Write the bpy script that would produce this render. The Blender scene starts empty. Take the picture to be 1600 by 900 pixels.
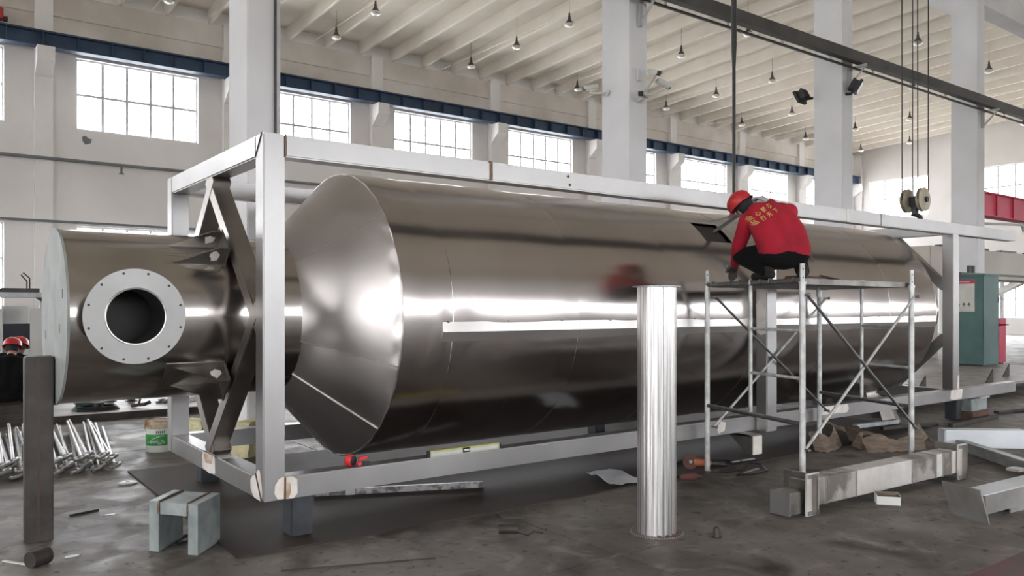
import bpy, bmesh, math, random
from mathutils import Vector, Matrix, Quaternion
from mathutils.bvhtree import BVHTree

S = bpy.context.scene
COL = S.collection
R = math.radians
random.seed(7)

# ---------------------------------------------------------------- camera
# world: origin under the front-left corner of the steel frame, X along the
# vessel, Y towards the far windowed wall, Z up, metres
YAW = 0.9271
cam_d = bpy.data.cameras.new('camera')
cam = bpy.data.objects.new('camera', cam_d)
COL.objects.link(cam)
cam.location = (-1.871, -5.216, 1.6)
_f = Vector((math.cos(YAW), math.sin(YAW), 0))
_r = Vector((math.sin(YAW), -math.cos(YAW), 0))
cam.rotation_euler = Matrix((_r, Vector((0, 0, 1)), -_f)).transposed().to_euler()
cam_d.sensor_width = 36
cam_d.lens = 36 * 1260.3 / 1600
cam_d.shift_y = 30 / 1600
cam_d.clip_end = 400
S.camera = cam

# ---------------------------------------------------------------- sky, daylight, exposure
WORLD_STRENGTH = 10.0
w = bpy.data.worlds.new('overcast_sky')
S.world = w
w.use_nodes = True
_bg = w.node_tree.nodes['Background']
_bg.inputs['Color'].default_value = (0.975, 0.975, 1.0, 1)
_bg.inputs['Strength'].default_value = WORLD_STRENGTH
S.view_settings.view_transform = 'Standard'
S.view_settings.look = 'None'
S.view_settings.gamma = 1
S.view_settings.exposure = 0.75
S.cycles.max_bounces = 9
S.cycles.diffuse_bounces = 6
S.cycles.glossy_bounces = 5
S.cycles.transparent_max_bounces = 12
S.cycles.caustics_reflective = False
S.cycles.caustics_refractive = False
S.cycles.sample_clamp_indirect = 12
S.cycles.use_denoising = True


def portal(loc, sx, sz, normal):
    """guides the sky's light through one window opening (gives none itself)"""
    l = bpy.data.lights.new('daylight_portal', 'AREA')
    l.shape = 'RECTANGLE'
    l.size, l.size_y = sx, sz
    l.cycles.is_portal = True
    o = bpy.data.objects.new('daylight_portal', l)
    COL.objects.link(o)
    o.location = loc
    o.rotation_euler = Vector(normal).to_track_quat('-Z', 'Z').to_euler()
    return o


# ---------------------------------------------------------------- helpers
class MB:
    """collects shapes into one bmesh"""

    def __init__(s):
        s.bm = bmesh.new()

    def _new(s, fn):
        n = len(s.bm.verts)
        fn()
        s.bm.verts.ensure_lookup_table()
        return s.bm.verts[n:]

    def box(s, x0, y0, z0, x1, y1, z1, bev=0.0, M=None):
        b = bmesh.new()
        bmesh.ops.create_cube(b, size=1)
        for v in b.verts:
            v.co = Vector((x0 + (v.co.x + .5) * (x1 - x0), y0 + (v.co.y + .5) * (y1 - y0), z0 + (v.co.z + .5) * (z1 - z0)))
        if bev:
            bmesh.ops.bevel(b, geom=b.edges[:], offset=bev, segments=2, affect='EDGES')
        if M:
            bmesh.ops.transform(b, matrix=M, verts=b.verts)
        s.join(b)
        return s

    def join(s, b):
        m = bpy.data.meshes.new('tmp')
        b.to_mesh(m)
        b.free()
        s.bm.from_mesh(m)
        bpy.data.meshes.remove(m)
        return s

    def bar(s, p0, p1, w_, h_, up=(0, 0, 1), bev=0.0):
        """rectangular bar from p0 to p1; w_ is across, h_ along 'up'"""
        p0, p1 = Vector(p0), Vector(p1)
        d = (p1 - p0)
        L = d.length
        x = d.normalized()
        u = Vector(up)
        y = u.cross(x)
        if y.length < 1e-4:
            y = Vector((0, 1, 0))
        y.normalize()
        z = x.cross(y)
        M = Matrix.Translation(p0) @ Matrix((x, y, z)).transposed().to_4x4()
        return s.box(0, -w_ / 2, -h_ / 2, L, w_ / 2, h_ / 2, bev, M)

    def cyl(s, p0, p1, r0, r1=None, n=16, cap=True):
        p0, p1 = Vector(p0), Vector(p1)
        d = p1 - p0
        b = bmesh.new()
        bmesh.ops.create_cone(b, cap_ends=cap, segments=n, radius1=r0, radius2=r0 if r1 is None else r1, depth=d.length)
        M = Matrix.Translation((p0 + p1) / 2) @ d.to_track_quat('Z', 'Y').to_matrix().to_4x4()
        bmesh.ops.transform(b, matrix=M, verts=b.verts)
        return s.join(b)

    def sphere(s, c, r, sc=(1, 1, 1), n=16, M=None):
        b = bmesh.new()
        bmesh.ops.create_uvsphere(b, u_segments=n, v_segments=max(6, n // 2), radius=r)
        T = Matrix.Translation(c) @ (M if M else Matrix()) @ Matrix.Diagonal((*sc, 1))
        bmesh.ops.transform(b, matrix=T, verts=b.verts)
        return s.join(b)

    def lathe(s, prof, n=32, M=None, closed=False, a0=0.0, a1=2 * math.pi):
        """prof: list of (r, z); revolved about Z"""
        b = bmesh.new()
        full = abs(a1 - a0 - 2 * math.pi) < 1e-6
        k = n if full else n + 1
        rings = []
        for i in range(k):
            a = a0 + (a1 - a0) * i / n
            rings.append([b.verts.new((r * math.cos(a), r * math.sin(a), z)) for r, z in prof])
        m = len(prof)
        for i in range(n):
            A, B = rings[i], rings[(i + 1) % k]
            for j in range(m if closed else m - 1):
                j2 = (j + 1) % m
                try:
                    b.faces.new((A[j], B[j], B[j2], A[j2]))
                except ValueError:
                    pass
        bmesh.ops.remove_doubles(b, verts=b.verts, dist=1e-6)
        bmesh.ops.recalc_face_normals(b, faces=b.faces)
        if M:
            bmesh.ops.transform(b, matrix=M, verts=b.verts)
        return s.join(b)

    def prism(s, poly, h, M=None):
        """2D polygon (x, y) extruded 0..h in z, then moved by M"""
        b = bmesh.new()
        lo = [b.verts.new((x, y, 0)) for x, y in poly]
        hi = [b.verts.new((x, y, h)) for x, y in poly]
        n = len(poly)
        b.faces.new(lo[::-1])
        b.faces.new(hi)
        for i in range(n):
            b.faces.new((lo[i], lo[(i + 1) % n], hi[(i + 1) % n], hi[i]))
        bmesh.ops.recalc_face_normals(b, faces=b.faces)
        if M:
            bmesh.ops.transform(b, matrix=M, verts=b.verts)
        return s.join(b)

    def tube(s, pts, r, n=8, closed=False):
        pts = [Vector(p) for p in pts]
        b = bmesh.new()
        rings = []
        N = len(pts)
        q = None
        for i, p in enumerate(pts):
            a = pts[(i - 1) % N] if (closed or i) else pts[i]
            c = pts[(i + 1) % N] if (closed or i < N - 1) else pts[i]
            t = (c - a).normalized()
            if q is None:
                q = t.orthogonal().normalized()
            q = (q - t * q.dot(t)).normalized()
            u = t.cross(q)
            rr = r[i] if isinstance(r, (list, tuple)) else r
            rings.append([b.verts.new(p + (q * math.cos(2 * math.pi * k / n) + u * math.sin(2 * math.pi * k / n)) * rr) for k in range(n)])
        for i in range(N if closed else N - 1):
            A, B = rings[i], rings[(i + 1) % N]
            for k in range(n):
                b.faces.new((A[k], A[(k + 1) % n], B[(k + 1) % n], B[k]))
        if not closed:
            b.faces.new(rings[0][::-1])
            b.faces.new(rings[-1])
        bmesh.ops.recalc_face_normals(b, faces=b.faces)
        return s.join(b)

    def quadgrid(s, fn, nu, nv, skip=None):
        """surface fn(i/nu, j/nv) -> point"""
        b = bmesh.new()
        g = [[b.verts.new(fn(i / nu, j / nv)) for j in range(nv + 1)] for i in range(nu + 1)]
        for i in range(nu):
            for j in range(nv):
                if skip and skip((i + .5) / nu, (j + .5) / nv):
                    continue
                b.faces.new((g[i][j], g[i + 1][j], g[i + 1][j + 1], g[i][j + 1]))
        loose = [v for v in b.verts if not v.link_faces]
        bmesh.ops.delete(b, geom=loose, context='VERTS')
        return s.join(b)

    def solid(s, t):
        bmesh.ops.recalc_face_normals(s.bm, faces=s.bm.faces)
        bmesh.ops.solidify(s.bm, geom=s.bm.faces[:], thickness=t)
        return s


def root_of(o):
    while o.parent:
        o = o.parent
    return o


def mk(name, mb, mat, parent=None, origin=None, ang=35):
    """links the collected shapes as ONE mesh object; shapes are given in world
    coordinates and stored relative to the thing's base"""
    me = bpy.data.meshes.new(name)
    if ang:
        bmesh.ops.recalc_face_normals(mb.bm, faces=mb.bm.faces) if False else None
    mb.bm.to_mesh(me)
    mb.bm.free()
    o = bpy.data.objects.new(name, me)
    COL.objects.link(o)
    if mat:
        me.materials.append(mat)
    if ang:
        me.shade_smooth()
        me.set_sharp_from_angle(angle=R(ang))
    if parent:
        o.parent = parent
        off = root_of(parent).location
    else:
        off = Vector(origin or (0, 0, 0))
        o.location = off
    if off.length:
        me.transform(Matrix.Translation(-Vector(off)))
    return o


def thing(name, label, cat, loc=(0, 0, 0), group=None):
    o = bpy.data.objects.new(name, None)
    COL.objects.link(o)
    o.location = loc
    o.empty_display_size = .1
    o['label'] = label
    o['category'] = cat
    if group:
        o['group'] = group
    return o


def tag(o, label, cat, group=None):
    o['label'] = label
    o['category'] = cat
    if group:
        o['group'] = group
    return o


def struct(name, mb, mat, ang=35):
    o = mk(name, mb, mat, ang=ang)
    o['kind'] = 'structure'
    return o


def sroot(name):
    o = bpy.data.objects.new(name, None)
    COL.objects.link(o)
    o['kind'] = 'structure'
    return o


def dup(root, loc, rot=None, label=None, group=None):
    r = root.copy()
    COL.objects.link(r)
    r.location = loc
    if rot is not None:
        r.rotation_euler = rot
    if label:
        r['label'] = label
    if group:
        r['group'] = group
    for ch in list(root.children):
        c = ch.copy()
        COL.objects.link(c)
        c.parent = r
        for g in ch.children:
            d = g.copy()
            COL.objects.link(d)
            d.parent = c
    return r


def like(mesh_obj, parent, loc=(0, 0, 0), rot=(0, 0, 0), name=None):
    """another piece sharing the same mesh data"""
    o = mesh_obj.copy()
    COL.objects.link(o)
    o.parent = parent
    o.location = loc
    o.rotation_euler = rot
    return o


# ---------------------------------------------------------------- materials
def srgb(r, g, b):
    f = lambda c: (c / 255) / 12.92 if c / 255 <= .04045 else ((c / 255 + .055) / 1.055) ** 2.4
    return (f(r), f(g), f(b), 1)


def pm(name, col, rough=.6, metal=0.0, col2=None, scale=3.0, stretch=(1, 1, 1), detail=5, lo=.35, hi=.65,
       bump=0.0, bscale=None, rvar=0.0, spec=.5, aniso=0.0, bstretch=None):
    """procedural material: two colours mixed by noise, noise bump, noise roughness"""
    m = bpy.data.materials.new(name)
    m.use_nodes = True
    nt = m.node_tree
    N, L = nt.nodes, nt.links
    b = N['Principled BSDF']
    b.inputs['Metallic'].default_value = metal
    b.inputs['Roughness'].default_value = rough
    b.inputs['Specular IOR Level'].default_value = spec
    if aniso:
        b.inputs['Anisotropic'].default_value = aniso
    tc = N.new('ShaderNodeTexCoord')
    mp = N.new('ShaderNodeMapping')
    mp.inputs['Scale'].default_value = stretch
    L.new(tc.outputs['Object'], mp.inputs['Vector'])
    nz = N.new('ShaderNodeTexNoise')
    nz.inputs['Scale'].default_value = scale
    nz.inputs['Detail'].default_value = detail
    L.new(mp.outputs['Vector'], nz.inputs['Vector'])
    rp = N.new('ShaderNodeValToRGB')
    rp.color_ramp.elements[0].position = lo
    rp.color_ramp.elements[1].position = hi
    c2 = col2 or tuple(c * .82 for c in col[:3]) + (1,)
    rp.color_ramp.elements[0].color = c2
    rp.color_ramp.elements[1].color = col
    L.new(nz.outputs['Fac'], rp.inputs['Fac'])
    L.new(rp.outputs['Color'], b.inputs['Base Color'])
    if rvar:
        mr = N.new('ShaderNodeMapRange')
        mr.inputs['To Min'].default_value = max(.02, rough - rvar)
        mr.inputs['To Max'].default_value = rough + rvar
        L.new(nz.outputs['Fac'], mr.inputs['Value'])
        L.new(mr.outputs['Result'], b.inputs['Roughness'])
    if bump:
        n2 = N.new('ShaderNodeTexNoise')
        n2.inputs['Scale'].default_value = bscale or scale * 4
        n2.inputs['Detail'].default_value = 3
        if bstretch:
            mp2 = N.new('ShaderNodeMapping')
            mp2.inputs['Scale'].default_value = bstretch
            L.new(tc.outputs['Object'], mp2.inputs['Vector'])
            L.new(mp2.outputs['Vector'], n2.inputs['Vector'])
        else:
            L.new(mp.outputs['Vector'], n2.inputs['Vector'])
        bp = N.new('ShaderNodeBump')
        bp.inputs['Strength'].default_value = 1.0
        bp.inputs['Distance'].default_value = bump
        L.new(n2.outputs['Fac'], bp.inputs['Height'])
        L.new(bp.outputs['Normal'], b.inputs['Normal'])
    return m


def glass(name):
    m = bpy.data.materials.new(name)
    m.use_nodes = True
    nt = m.node_tree
    N, L = nt.nodes, nt.links
    N.remove(N['Principled BSDF'])
    t = N.new('ShaderNodeBsdfTransparent')
    t.inputs['Color'].default_value = (.93, .95, .96, 1)
    g = N.new('ShaderNodeBsdfGlossy')
    g.inputs['Roughness'].default_value = .05
    mx = N.new('ShaderNodeMixShader')
    mx.inputs['Fac'].default_value = .06
    L.new(t.outputs[0], mx.inputs[1])
    L.new(g.outputs[0], mx.inputs[2])
    L.new(mx.outputs[0], N['Material Output'].inputs['Surface'])
    return m


M = dict(
    wall=pm('painted_wall', (.78, .76, .75, 1), .85, col2=(.69, .665, .65, 1), scale=.35, detail=8, bump=.004, bscale=6),
    wall_up=pm('painted_ring_beam', (.69, .65, .61, 1), .85, col2=(.52, .48, .43, 1), scale=.5, detail=8, bump=.004, bscale=6),
    column=pm('grey_column_paint', (.68, .675, .69, 1), .8, col2=(.60, .595, .605, 1), scale=.8, detail=6, bump=.002),
    ceil=pm('ceiling_paint', (.77, .72, .645, 1), .85, col2=(.67, .62, .545, 1), scale=.5, detail=6),
    rib=pm('rib_paint', (.84, .795, .73, 1), .85, col2=(.75, .70, .63, 1), scale=.6, detail=5),
    floor=pm('worn_concrete', (.150, .136, .122, 1), .55, col2=(.060, .053, .047, 1), scale=.9, detail=10, lo=.40, hi=.62, bump=.003, bscale=9, rvar=.14, spec=.25),
    joint=pm('joint_filler', (.02, .018, .016, 1), .9),
    redpaint=pm('worn_red_floor_paint', (.16, .055, .05, 1), .6, col2=(.09, .055, .05, 1), scale=3, detail=8),
    outside=pm('pale_yard', (.62, .61, .58, 1), .9),
    glass=glass('window_glass'),
    sash=pm('window_steel', (.74, .76, .80, 1), .6),
    blue=pm('blue_crane_steel', (.030, .065, .125, 1), .55, col2=(.02, .04, .08, 1), scale=1.5),
    pipe=pm('grey_pipe', (.16, .17, .18, 1), .6),
    rail=pm('dark_rail_steel', (.060, .056, .054, 1), .55, col2=(.035, .032, .03, 1), scale=2),
    black=pm('black_plastic', (.012, .012, .013, 1), .5),
    rope=pm('steel_rope', (.02, .019, .018, 1), .6),
    bracket=pm('pale_bracket', (.45, .45, .45, 1), .6),
    red=pm('red_enamel', (.42, .02, .025, 1), .45, col2=(.34, .016, .02, 1)),
    steel=pm('stainless_sheet', (.53, .495, .48, 1), .2, 1.0, col2=(.48, .445, .43, 1), scale=1.2, stretch=(1, .25, .25), bump=.006, bscale=1.3, rvar=.05),
    stripsteel=pm('folded_strip_steel', (.60, .575, .56, 1), .38, 1.0, scale=2, stretch=(.5, 1, 1), bump=.002, bscale=2),
    lugsteel=pm('lug_plate_steel', (.36, .34, .32, 1), .35, 1.0, col2=(.25, .235, .22, 1), scale=6),
    cone=pm('stainless_cone_sheet', (.50, .475, .463, 1), .42, 1.0, col2=(.44, .415, .403, 1), scale=1.6, bump=.006, bscale=2.0, rvar=.05),
    neck=pm('stainless_neck_sheet', (.49, .46, .435, 1), .18, 1.0, col2=(.43, .40, .375, 1), scale=2, stretch=(.3, 1, 1), bump=.002, bscale=2, rvar=.04),
    seam=pm('weld_seam', (.62, .59, .56, 1), .35, 1.0, scale=20),
    tubing=pm('satin_square_tube', (.42, .412, .408, 1), .40, 1.0, col2=(.33, .322, .318, 1), scale=2.2, stretch=(.5, .5, .5), detail=6, rvar=.08),
    brace=pm('mill_steel_brace', (.34, .32, .30, 1), .38, 1.0, col2=(.27, .25, .235, 1), scale=3, rvar=.06),
    ground=pm('ground_steel_patch', (.78, .74, .70, 1), .6, .4, col2=(.66, .60, .54, 1), scale=10),
    tint=pm('heat_tinted_steel', (.45, .30, .20, 1), .6, .5, col2=(.70, .60, .52, 1), scale=9, lo=.4, hi=.6),
    weld=pm('weld_bead', (.10, .075, .06, 1), .5, .8, col2=(.22, .13, .08, 1), scale=60, bump=.004, bscale=80),
    flange=pm('satin_flange', (.35, .345, .34, 1), .5, 1.0, col2=(.30, .295, .29, 1), scale=3),
    disc=pm('sanded_plate', (.30, .315, .30, 1), .7, .2, col2=(.23, .245, .23, 1), scale=5, detail=8),
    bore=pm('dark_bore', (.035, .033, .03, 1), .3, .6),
    galv=pm('galvanised_tube', (.46, .48, .49, 1), .45, .55, col2=(.34, .35, .355, 1), scale=7, detail=6),
    scaf=pm('scaffold_zinc', (.60, .61, .60, 1), .5, .3, col2=(.36, .36, .35, 1), scale=9, detail=6),
    scafd=pm('scaffold_dark_bar', (.20, .20, .20, 1), .42, .7, col2=(.12, .12, .12, 1), scale=9),
    plank=pm('scaffold_plank', (.40, .40, .385, 1), .6, .3, col2=(.2, .19, .18, 1), scale=4),
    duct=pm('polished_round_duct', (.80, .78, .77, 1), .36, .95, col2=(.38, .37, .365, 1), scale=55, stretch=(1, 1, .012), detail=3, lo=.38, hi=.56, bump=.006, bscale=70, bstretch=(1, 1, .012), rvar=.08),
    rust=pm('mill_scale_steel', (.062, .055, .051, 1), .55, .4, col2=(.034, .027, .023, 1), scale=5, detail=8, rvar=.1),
    plate=pm('dark_floor_plate', (.055, .044, .038, 1), .7, 0, col2=(.030, .023, .019, 1), scale=1.6, detail=8, rvar=.1, spec=.2),
    bluegrey=pm('primed_block', (.055, .06, .07, 1), .55, .3, col2=(.035, .037, .042, 1), scale=6),
    stool=pm('weathered_galvanised', (.34, .37, .37, 1), .5, .45, col2=(.20, .23, .225, 1), scale=6, detail=7, rvar=.08),
    bolt=pm('zinc_rod', (.40, .39, .38, 1), .4, .8, col2=(.22, .21, .2, 1), scale=12),
    white=pm('white_paint', (.72, .73, .72, 1), .6, col2=(.62, .62, .6, 1), scale=4),
    film=pm('white_filmed_steel', (.74, .77, .80, 1), .5, col2=(.62, .66, .70, 1), scale=2.5),
    green=pm('green_label', (.03, .24, .05, 1), .5),
    labelw=pm('white_label', (.62, .66, .60, 1), .55),
    rusty=pm('rust_stain', (.20, .085, .035, 1), .85, col2=(.45, .37, .28, 1), scale=9, lo=.4, hi=.6),
    foam=pm('yellow_wool', (.62, .58, .36, 1), .95, col2=(.48, .44, .25, 1), scale=9, bump=.02, bscale=20),
    kraft=pm('brown_kraft_strip', (.20, .155, .12, 1), .8, col2=(.12, .088, .066, 1), scale=6, stretch=(1, 1, 6), bump=.004),
    paper=pm('white_sheet', (.66, .68, .72, 1), .8),
    orange=pm('grinder_housing', (.33, .10, .045, 1), .55),
    disc_d=pm('grinding_disc', (.10, .045, .035, 1), .9),
    tapered=pm('tape_red', (.75, .03, .03, 1), .4),
    yellow=pm('level_yellow', (.62, .56, .06, 1), .5),
    alu=pm('aluminium', (.55, .55, .50, 1), .45, .6),
    jacket=pm('red_work_jacket', (.36, .004, .020, 1), .9, col2=(.23, .003, .014, 1), scale=4, detail=6, bump=.006, bscale=14),
    trouser=pm('black_trousers', (.004, .004, .0045, 1), .95, spec=.2, bump=.004, bscale=16),
    shoe=pm('dark_work_shoe', (.016, .015, .013, 1), .8, spec=.3),
    helmet=pm('red_helmet', (.48, .02, .025, 1), .35),
    skin=pm('skin', (.42, .24, .17, 1), .6),
    hair=pm('black_hair', (.010, .009, .009, 1), .8),
    glove=pm('pale_glove', (.50, .50, .48, 1), .9, col2=(.30, .30, .29, 1), scale=22),
    glove_d=pm('dark_glove', (.06, .05, .045, 1), .9),
    ink=pm('gold_print', (.62, .40, .13, 1), .7),
    jack_d=pm('black_work_jacket', (.005, .005, .006, 1), .95, spec=.15, col2=(.003, .003, .0035, 1), scale=5, bump=.005, bscale=14),
    cabgreen=pm('green_enamel', (.060, .135, .125, 1), .5, col2=(.042, .10, .092, 1), scale=1.5, detail=7),
    sheet=pm('poster_paper', (.60, .58, .53, 1), .7),
    posterred=pm('poster_red', (.45, .03, .06, 1), .6),
    beige=pm('beige_steel', (.48, .45, .40, 1), .75, col2=(.40, .37, .33, 1), scale=.6),
    jib=pm('jib_red', (.55, .035, .085, 1), .55, col2=(.45, .03, .07, 1), scale=2),
    machine=pm('machine_white', (.60, .60, .59, 1), .6, col2=(.52, .52, .50, 1), scale=1.5),
    screen=pm('dark_screen', (.02, .025, .035, 1), .25),
    wrap=pm('plastic_wrap', (.55, .56, .54, 1), .35, col2=(.42, .43, .41, 1), scale=4, bump=.01, bscale=8),
    lamp=pm('lamp_cast', (.08, .07, .06, 1), .5, .3),
    refl=pm('lamp_reflector', (.75, .74, .70, 1), .3, .5),
    platetop=pm('worn_plate_top', (.30, .28, .26, 1), .5, .2, col2=(.16, .14, .13, 1), scale=2.5, detail=8),
    rustflange=pm('cut_flange', (.20, .16, .14, 1), .5, .6, col2=(.12, .09, .08, 1), scale=9),
    mottled=pm('mottled_steel', (.52, .49, .46, 1), .42, .5, col2=(.22, .195, .18, 1), scale=5, detail=4, lo=.42, hi=.56),
    mottled2=pm('scuffed_channel_steel', (.36, .35, .34, 1), .45, .5, col2=(.24, .23, .22, 1), scale=4, detail=7),
    clad=pm('bright_clad_steel', (.80, .78, .75, 1), .4, .4, col2=(.62, .59, .56, 1), scale=4, detail=6),
    lugplate2=pm('bright_stub_steel', (.60, .58, .55, 1), .36, .9, col2=(.35, .33, .31, 1), scale=6),
    warn=pm('warning_print', (.10, .09, .07, 1), .7),
    cctv=pm('cctv_white', (.60, .60, .56, 1), .45),
)


def floor_material():
    """worn concrete: broad patches, oily stains and lighter rubbed swirls"""
    m = M['floor']
    nt = m.node_tree
    N, L = nt.nodes, nt.links
    b = N['Principled BSDF']
    tc = N.new('ShaderNodeTexCoord')

    def noise(scale, detail, dist, lo, hi):
        n = N.new('ShaderNodeTexNoise')
        n.inputs['Scale'].default_value = scale
        n.inputs['Detail'].default_value = detail
        n.inputs['Distortion'].default_value = dist
        L.new(tc.outputs['Object'], n.inputs['Vector'])
        r = N.new('ShaderNodeMapRange')
        r.inputs['From Min'].default_value = lo
        r.inputs['From Max'].default_value = hi
        L.new(n.outputs['Fac'], r.inputs['Value'])
        return r.outputs['Result']

    def mix(fac, a, c):
        x = N.new('ShaderNodeMix')
        x.data_type = 'RGBA'
        L.new(fac, x.inputs['Factor'])
        for k, v in ((6, a), (7, c)):
            if isinstance(v, tuple):
                x.inputs[k].default_value = v
            else:
                L.new(v, x.inputs[k])
        return x.outputs[2]
    c = mix(noise(.55, 6, .4, .40, .62), (.105, .093, .083, 1), (.195, .177, .160, 1))
    c = mix(noise(3.4, 9, .9, .54, .74), c, (.26, .24, .22, 1))
    c = mix(noise(1.7, 9, .5, .56, .72), c, (.042, .036, .031, 1))
    c = mix(noise(14, 6, .5, .60, .72), c, (.05, .043, .038, 1))
    L.new(c, b.inputs['Base Color'])
    r = N.new('ShaderNodeMapRange')
    r.inputs['To Min'].default_value = .46
    r.inputs['To Max'].default_value = .68
    L.new(noise(3.1, 9, .7, .36, .64), r.inputs['Value'])
    L.new(r.outputs['Result'], b.inputs['Roughness'])


floor_material()
# ================================================================ SETTING
XL, XR, YF, YB = -20.0, 49.7, -16.5, 24.84
PITCH = 5.955
ZS = lambda y: 11.9 + .045 * (YB - y) if y > 4.1 else 11.9 + .045 * (YB - 4.1) - .045 * (4.1 - y)


def wall_pieces(mb, axis, c0, c1, u0, u1, z0, z1, rows):
    """wall slab between c0 and c1 on the other axis, with rows of openings"""
    def bx(ua, ub, za, zb):
        if ub - ua < 1e-4 or zb - za < 1e-4:
            return
        if axis == 'x':
            mb.box(ua, c0, za, ub, c1, zb)
        else:
            mb.box(c0, ua, za, c1, ub, zb)
    z = z0
    for za, zb, ops in rows:
        bx(u0, u1, z, za)
        u = u0
        for a, b in ops:
            bx(u, a, za, zb)
            u = b
        bx(u, u1, za, zb)
        z = zb
    bx(u0, u1, z, z1)


_win = [0]
_pane_cache = {}


def window(axis, c, ua, ub, za, zb, nu, nv, inward, bars=.085, depth=.07):
    """steel window in an opening: frame, muntins, one pane per light"""
    _win[0] += 1
    r = sroot('window_%d' % _win[0])

    def bx(mb, a, b, d, e, f, g):
        if axis == 'x':
            mb.box(a, c + d, e, b, c + f, g)
        else:
            mb.box(c + d, a, e, c + f, b, g)
        return mb
    fr = MB()
    t = .06
    bx(fr, ua, ub, 0, za, depth, za + t)
    bx(fr, ua, ub, 0, zb - t, depth, zb)
    bx(fr, ua, ua + t, 0, za + t, depth, zb - t)
    bx(fr, ub - t, ub, 0, za + t, depth, zb - t)
    mk('frame', fr, M['sash'], r, ang=0)
    W, H = ub - ua - 2 * t, zb - za - 2 * t
    for i in range(1, nu):
        x = ua + t + W * i / nu
        mk('muntin', bx(MB(), x - bars / 2, x + bars / 2, .01, za + t, depth - .01, zb - t), M['sash'], r, ang=0)
    for j in range(1, nv):
        z = za + t + H * j / nv
        mk('muntin', bx(MB(), ua + t, ub - t, .012, z - bars / 2, depth - .012, z + bars / 2), M['sash'], r, ang=0)
    pw, ph = W / nu, H / nv
    key = (axis, round(pw, 3), round(ph, 3))
    if key not in _pane_cache:
        me = bpy.data.meshes.new('pane')
        if axis == 'x':
            me.from_pydata([(0, 0, 0), (pw, 0, 0), (pw, 0, ph), (0, 0, ph)], [], [(0, 1, 2, 3)])
        else:
            me.from_pydata([(0, 0, 0), (0, pw, 0), (0, pw, ph), (0, 0, ph)], [], [(0, 1, 2, 3)])
        me.materials.append(M['glass'])
        _pane_cache[key] = me
    for i in range(nu):
        for j in range(nv):
            o = bpy.data.objects.new('pane', _pane_cache[key])
            COL.objects.link(o)
            o.parent = r
            u, z = ua + t + pw * i, za + t + ph * j
            o.location = (u, c + depth / 2, z) if axis == 'x' else (c + depth / 2, u, z)
    mid = ((ua + ub) / 2, c + depth * 2.2 * (1 if inward < 0 else -1), (za + zb) / 2)
    if axis == 'y':
        mid = (mid[1], mid[0], mid[2])
    n = (0, inward, 0) if axis == 'x' else (inward, 0, 0)
    portal(mid, ub - ua, zb - za, n)
    return r


# --- floor: slabs with open joints on a dark bed
fl = sroot('floor')
bed = MB().box(XL, YF, -.30, XR, YB, -.03)
mk('bed', bed, M['joint'], fl, ang=0)
xs = [XL] + [1.80 + 6 * k for k in range(-3, 8)] + [XR]
ys = [YF] + [-1.475 + 6 * k for k in range(-2, 5)] + [YB]
gp = .006
for i in range(len(xs) - 1):
    for j in range(len(ys) - 1):
        if xs[i + 1] - xs[i] < .2 or ys[j + 1] - ys[j] < .2:
            continue
        mk('slab', MB().box(xs[i] + gp, ys[j] + gp, -.12, xs[i + 1] - gp, ys[j + 1] - gp, 0), M['floor'], fl, ang=0)
red_line = MB().box(3.05, -3.9, 0, 14.0, -3.0, .0015)
struct('trim_1', red_line, M['redpaint'], 0)
struct('ground_outside', MB().box(-160, -160, -.6, 200, 170, -.32), M['outside'], 0)

# --- walls
back_u = [(2.62 + PITCH * k, 6.54 + PITCH * k) for k in range(-3, 8)]
low_u = [(a, b) for a, b in back_u]
wb = MB()
wall_pieces(wb, 'x', YB, YB + .3, XL - .3, XR + .3, -.1, 12.6, [(.95, 4.3, low_u), (7.5, 9.87, back_u)])
wall_back = struct('wall_back', wb, M['wall'], 0)
PX = [1.40 + 5.97 * k for k in range(-3, 9)]
for x in PX:
    mk('pilaster', MB().box(x, YB - .24, 0, x + .52, YB, 11.9), M['wall'], wall_back, ang=0)
    cb = MB().prism([(YB - .24, 9.88), (YB - .80, 9.88), (YB - .80, 9.45), (YB - .24, 9.02)], .50,
                    Matrix.Translation((x + .01, 0, 0)) @ Matrix(((0, 0, 1), (1, 0, 0), (0, 1, 0))).to_4x4())
    mk('corbel', cb, M['wall'], wall_back, ang=0)
for a, b in zip(PX[:-1], PX[1:]):
    mk('ring_beam', MB().box(a + .52, YB - .12, 11.08, b, YB, 11.86, .01), M['wall_up'], wall_back, ang=0)
    mk('infill', MB().box(a + .52, YB - .05, 10.42, b, YB - .002, 11.08), M['wall_up'], wall_back, ang=0)
for k, (a, b) in enumerate(back_u):
    window('x', YB + .12, a, b, 7.5, 9.87, 5, 2, -1)
for k, (a, b) in enumerate(low_u):
    window('x', YB + .12, a, b, .95, 4.3, 5, 3, -1)

end_u = [(2.0 - 5.97, 5.9 - 5.97), (1.85, 5.75), (7.8, 11.7), (13.78, 17.68), (19.75, 23.64)]
wr = MB()
wall_pieces(wr, 'y', XR, XR + .3, YF - .3, YB + .3, -.1, 13.6, [(.95, 4.3, end_u), (7.45, 9.98, end_u)])
wall_right = struct('wall_right', wr, M['wall'], 0)
for a, b in end_u:
    window('y', XR + .12, a, b, 7.45, 9.98, 4, 2, -1)
    window('y', XR + .12, a, b, .95, 4.3, 4, 3, -1)
for y in (6.2, 12.2, 18.15, 24.1):
    mk('pilaster', MB().box(XR - .2, y, 0, XR, y + .5, ZS(y) + .2), M['wall'], wall_right, ang=0)

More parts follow.
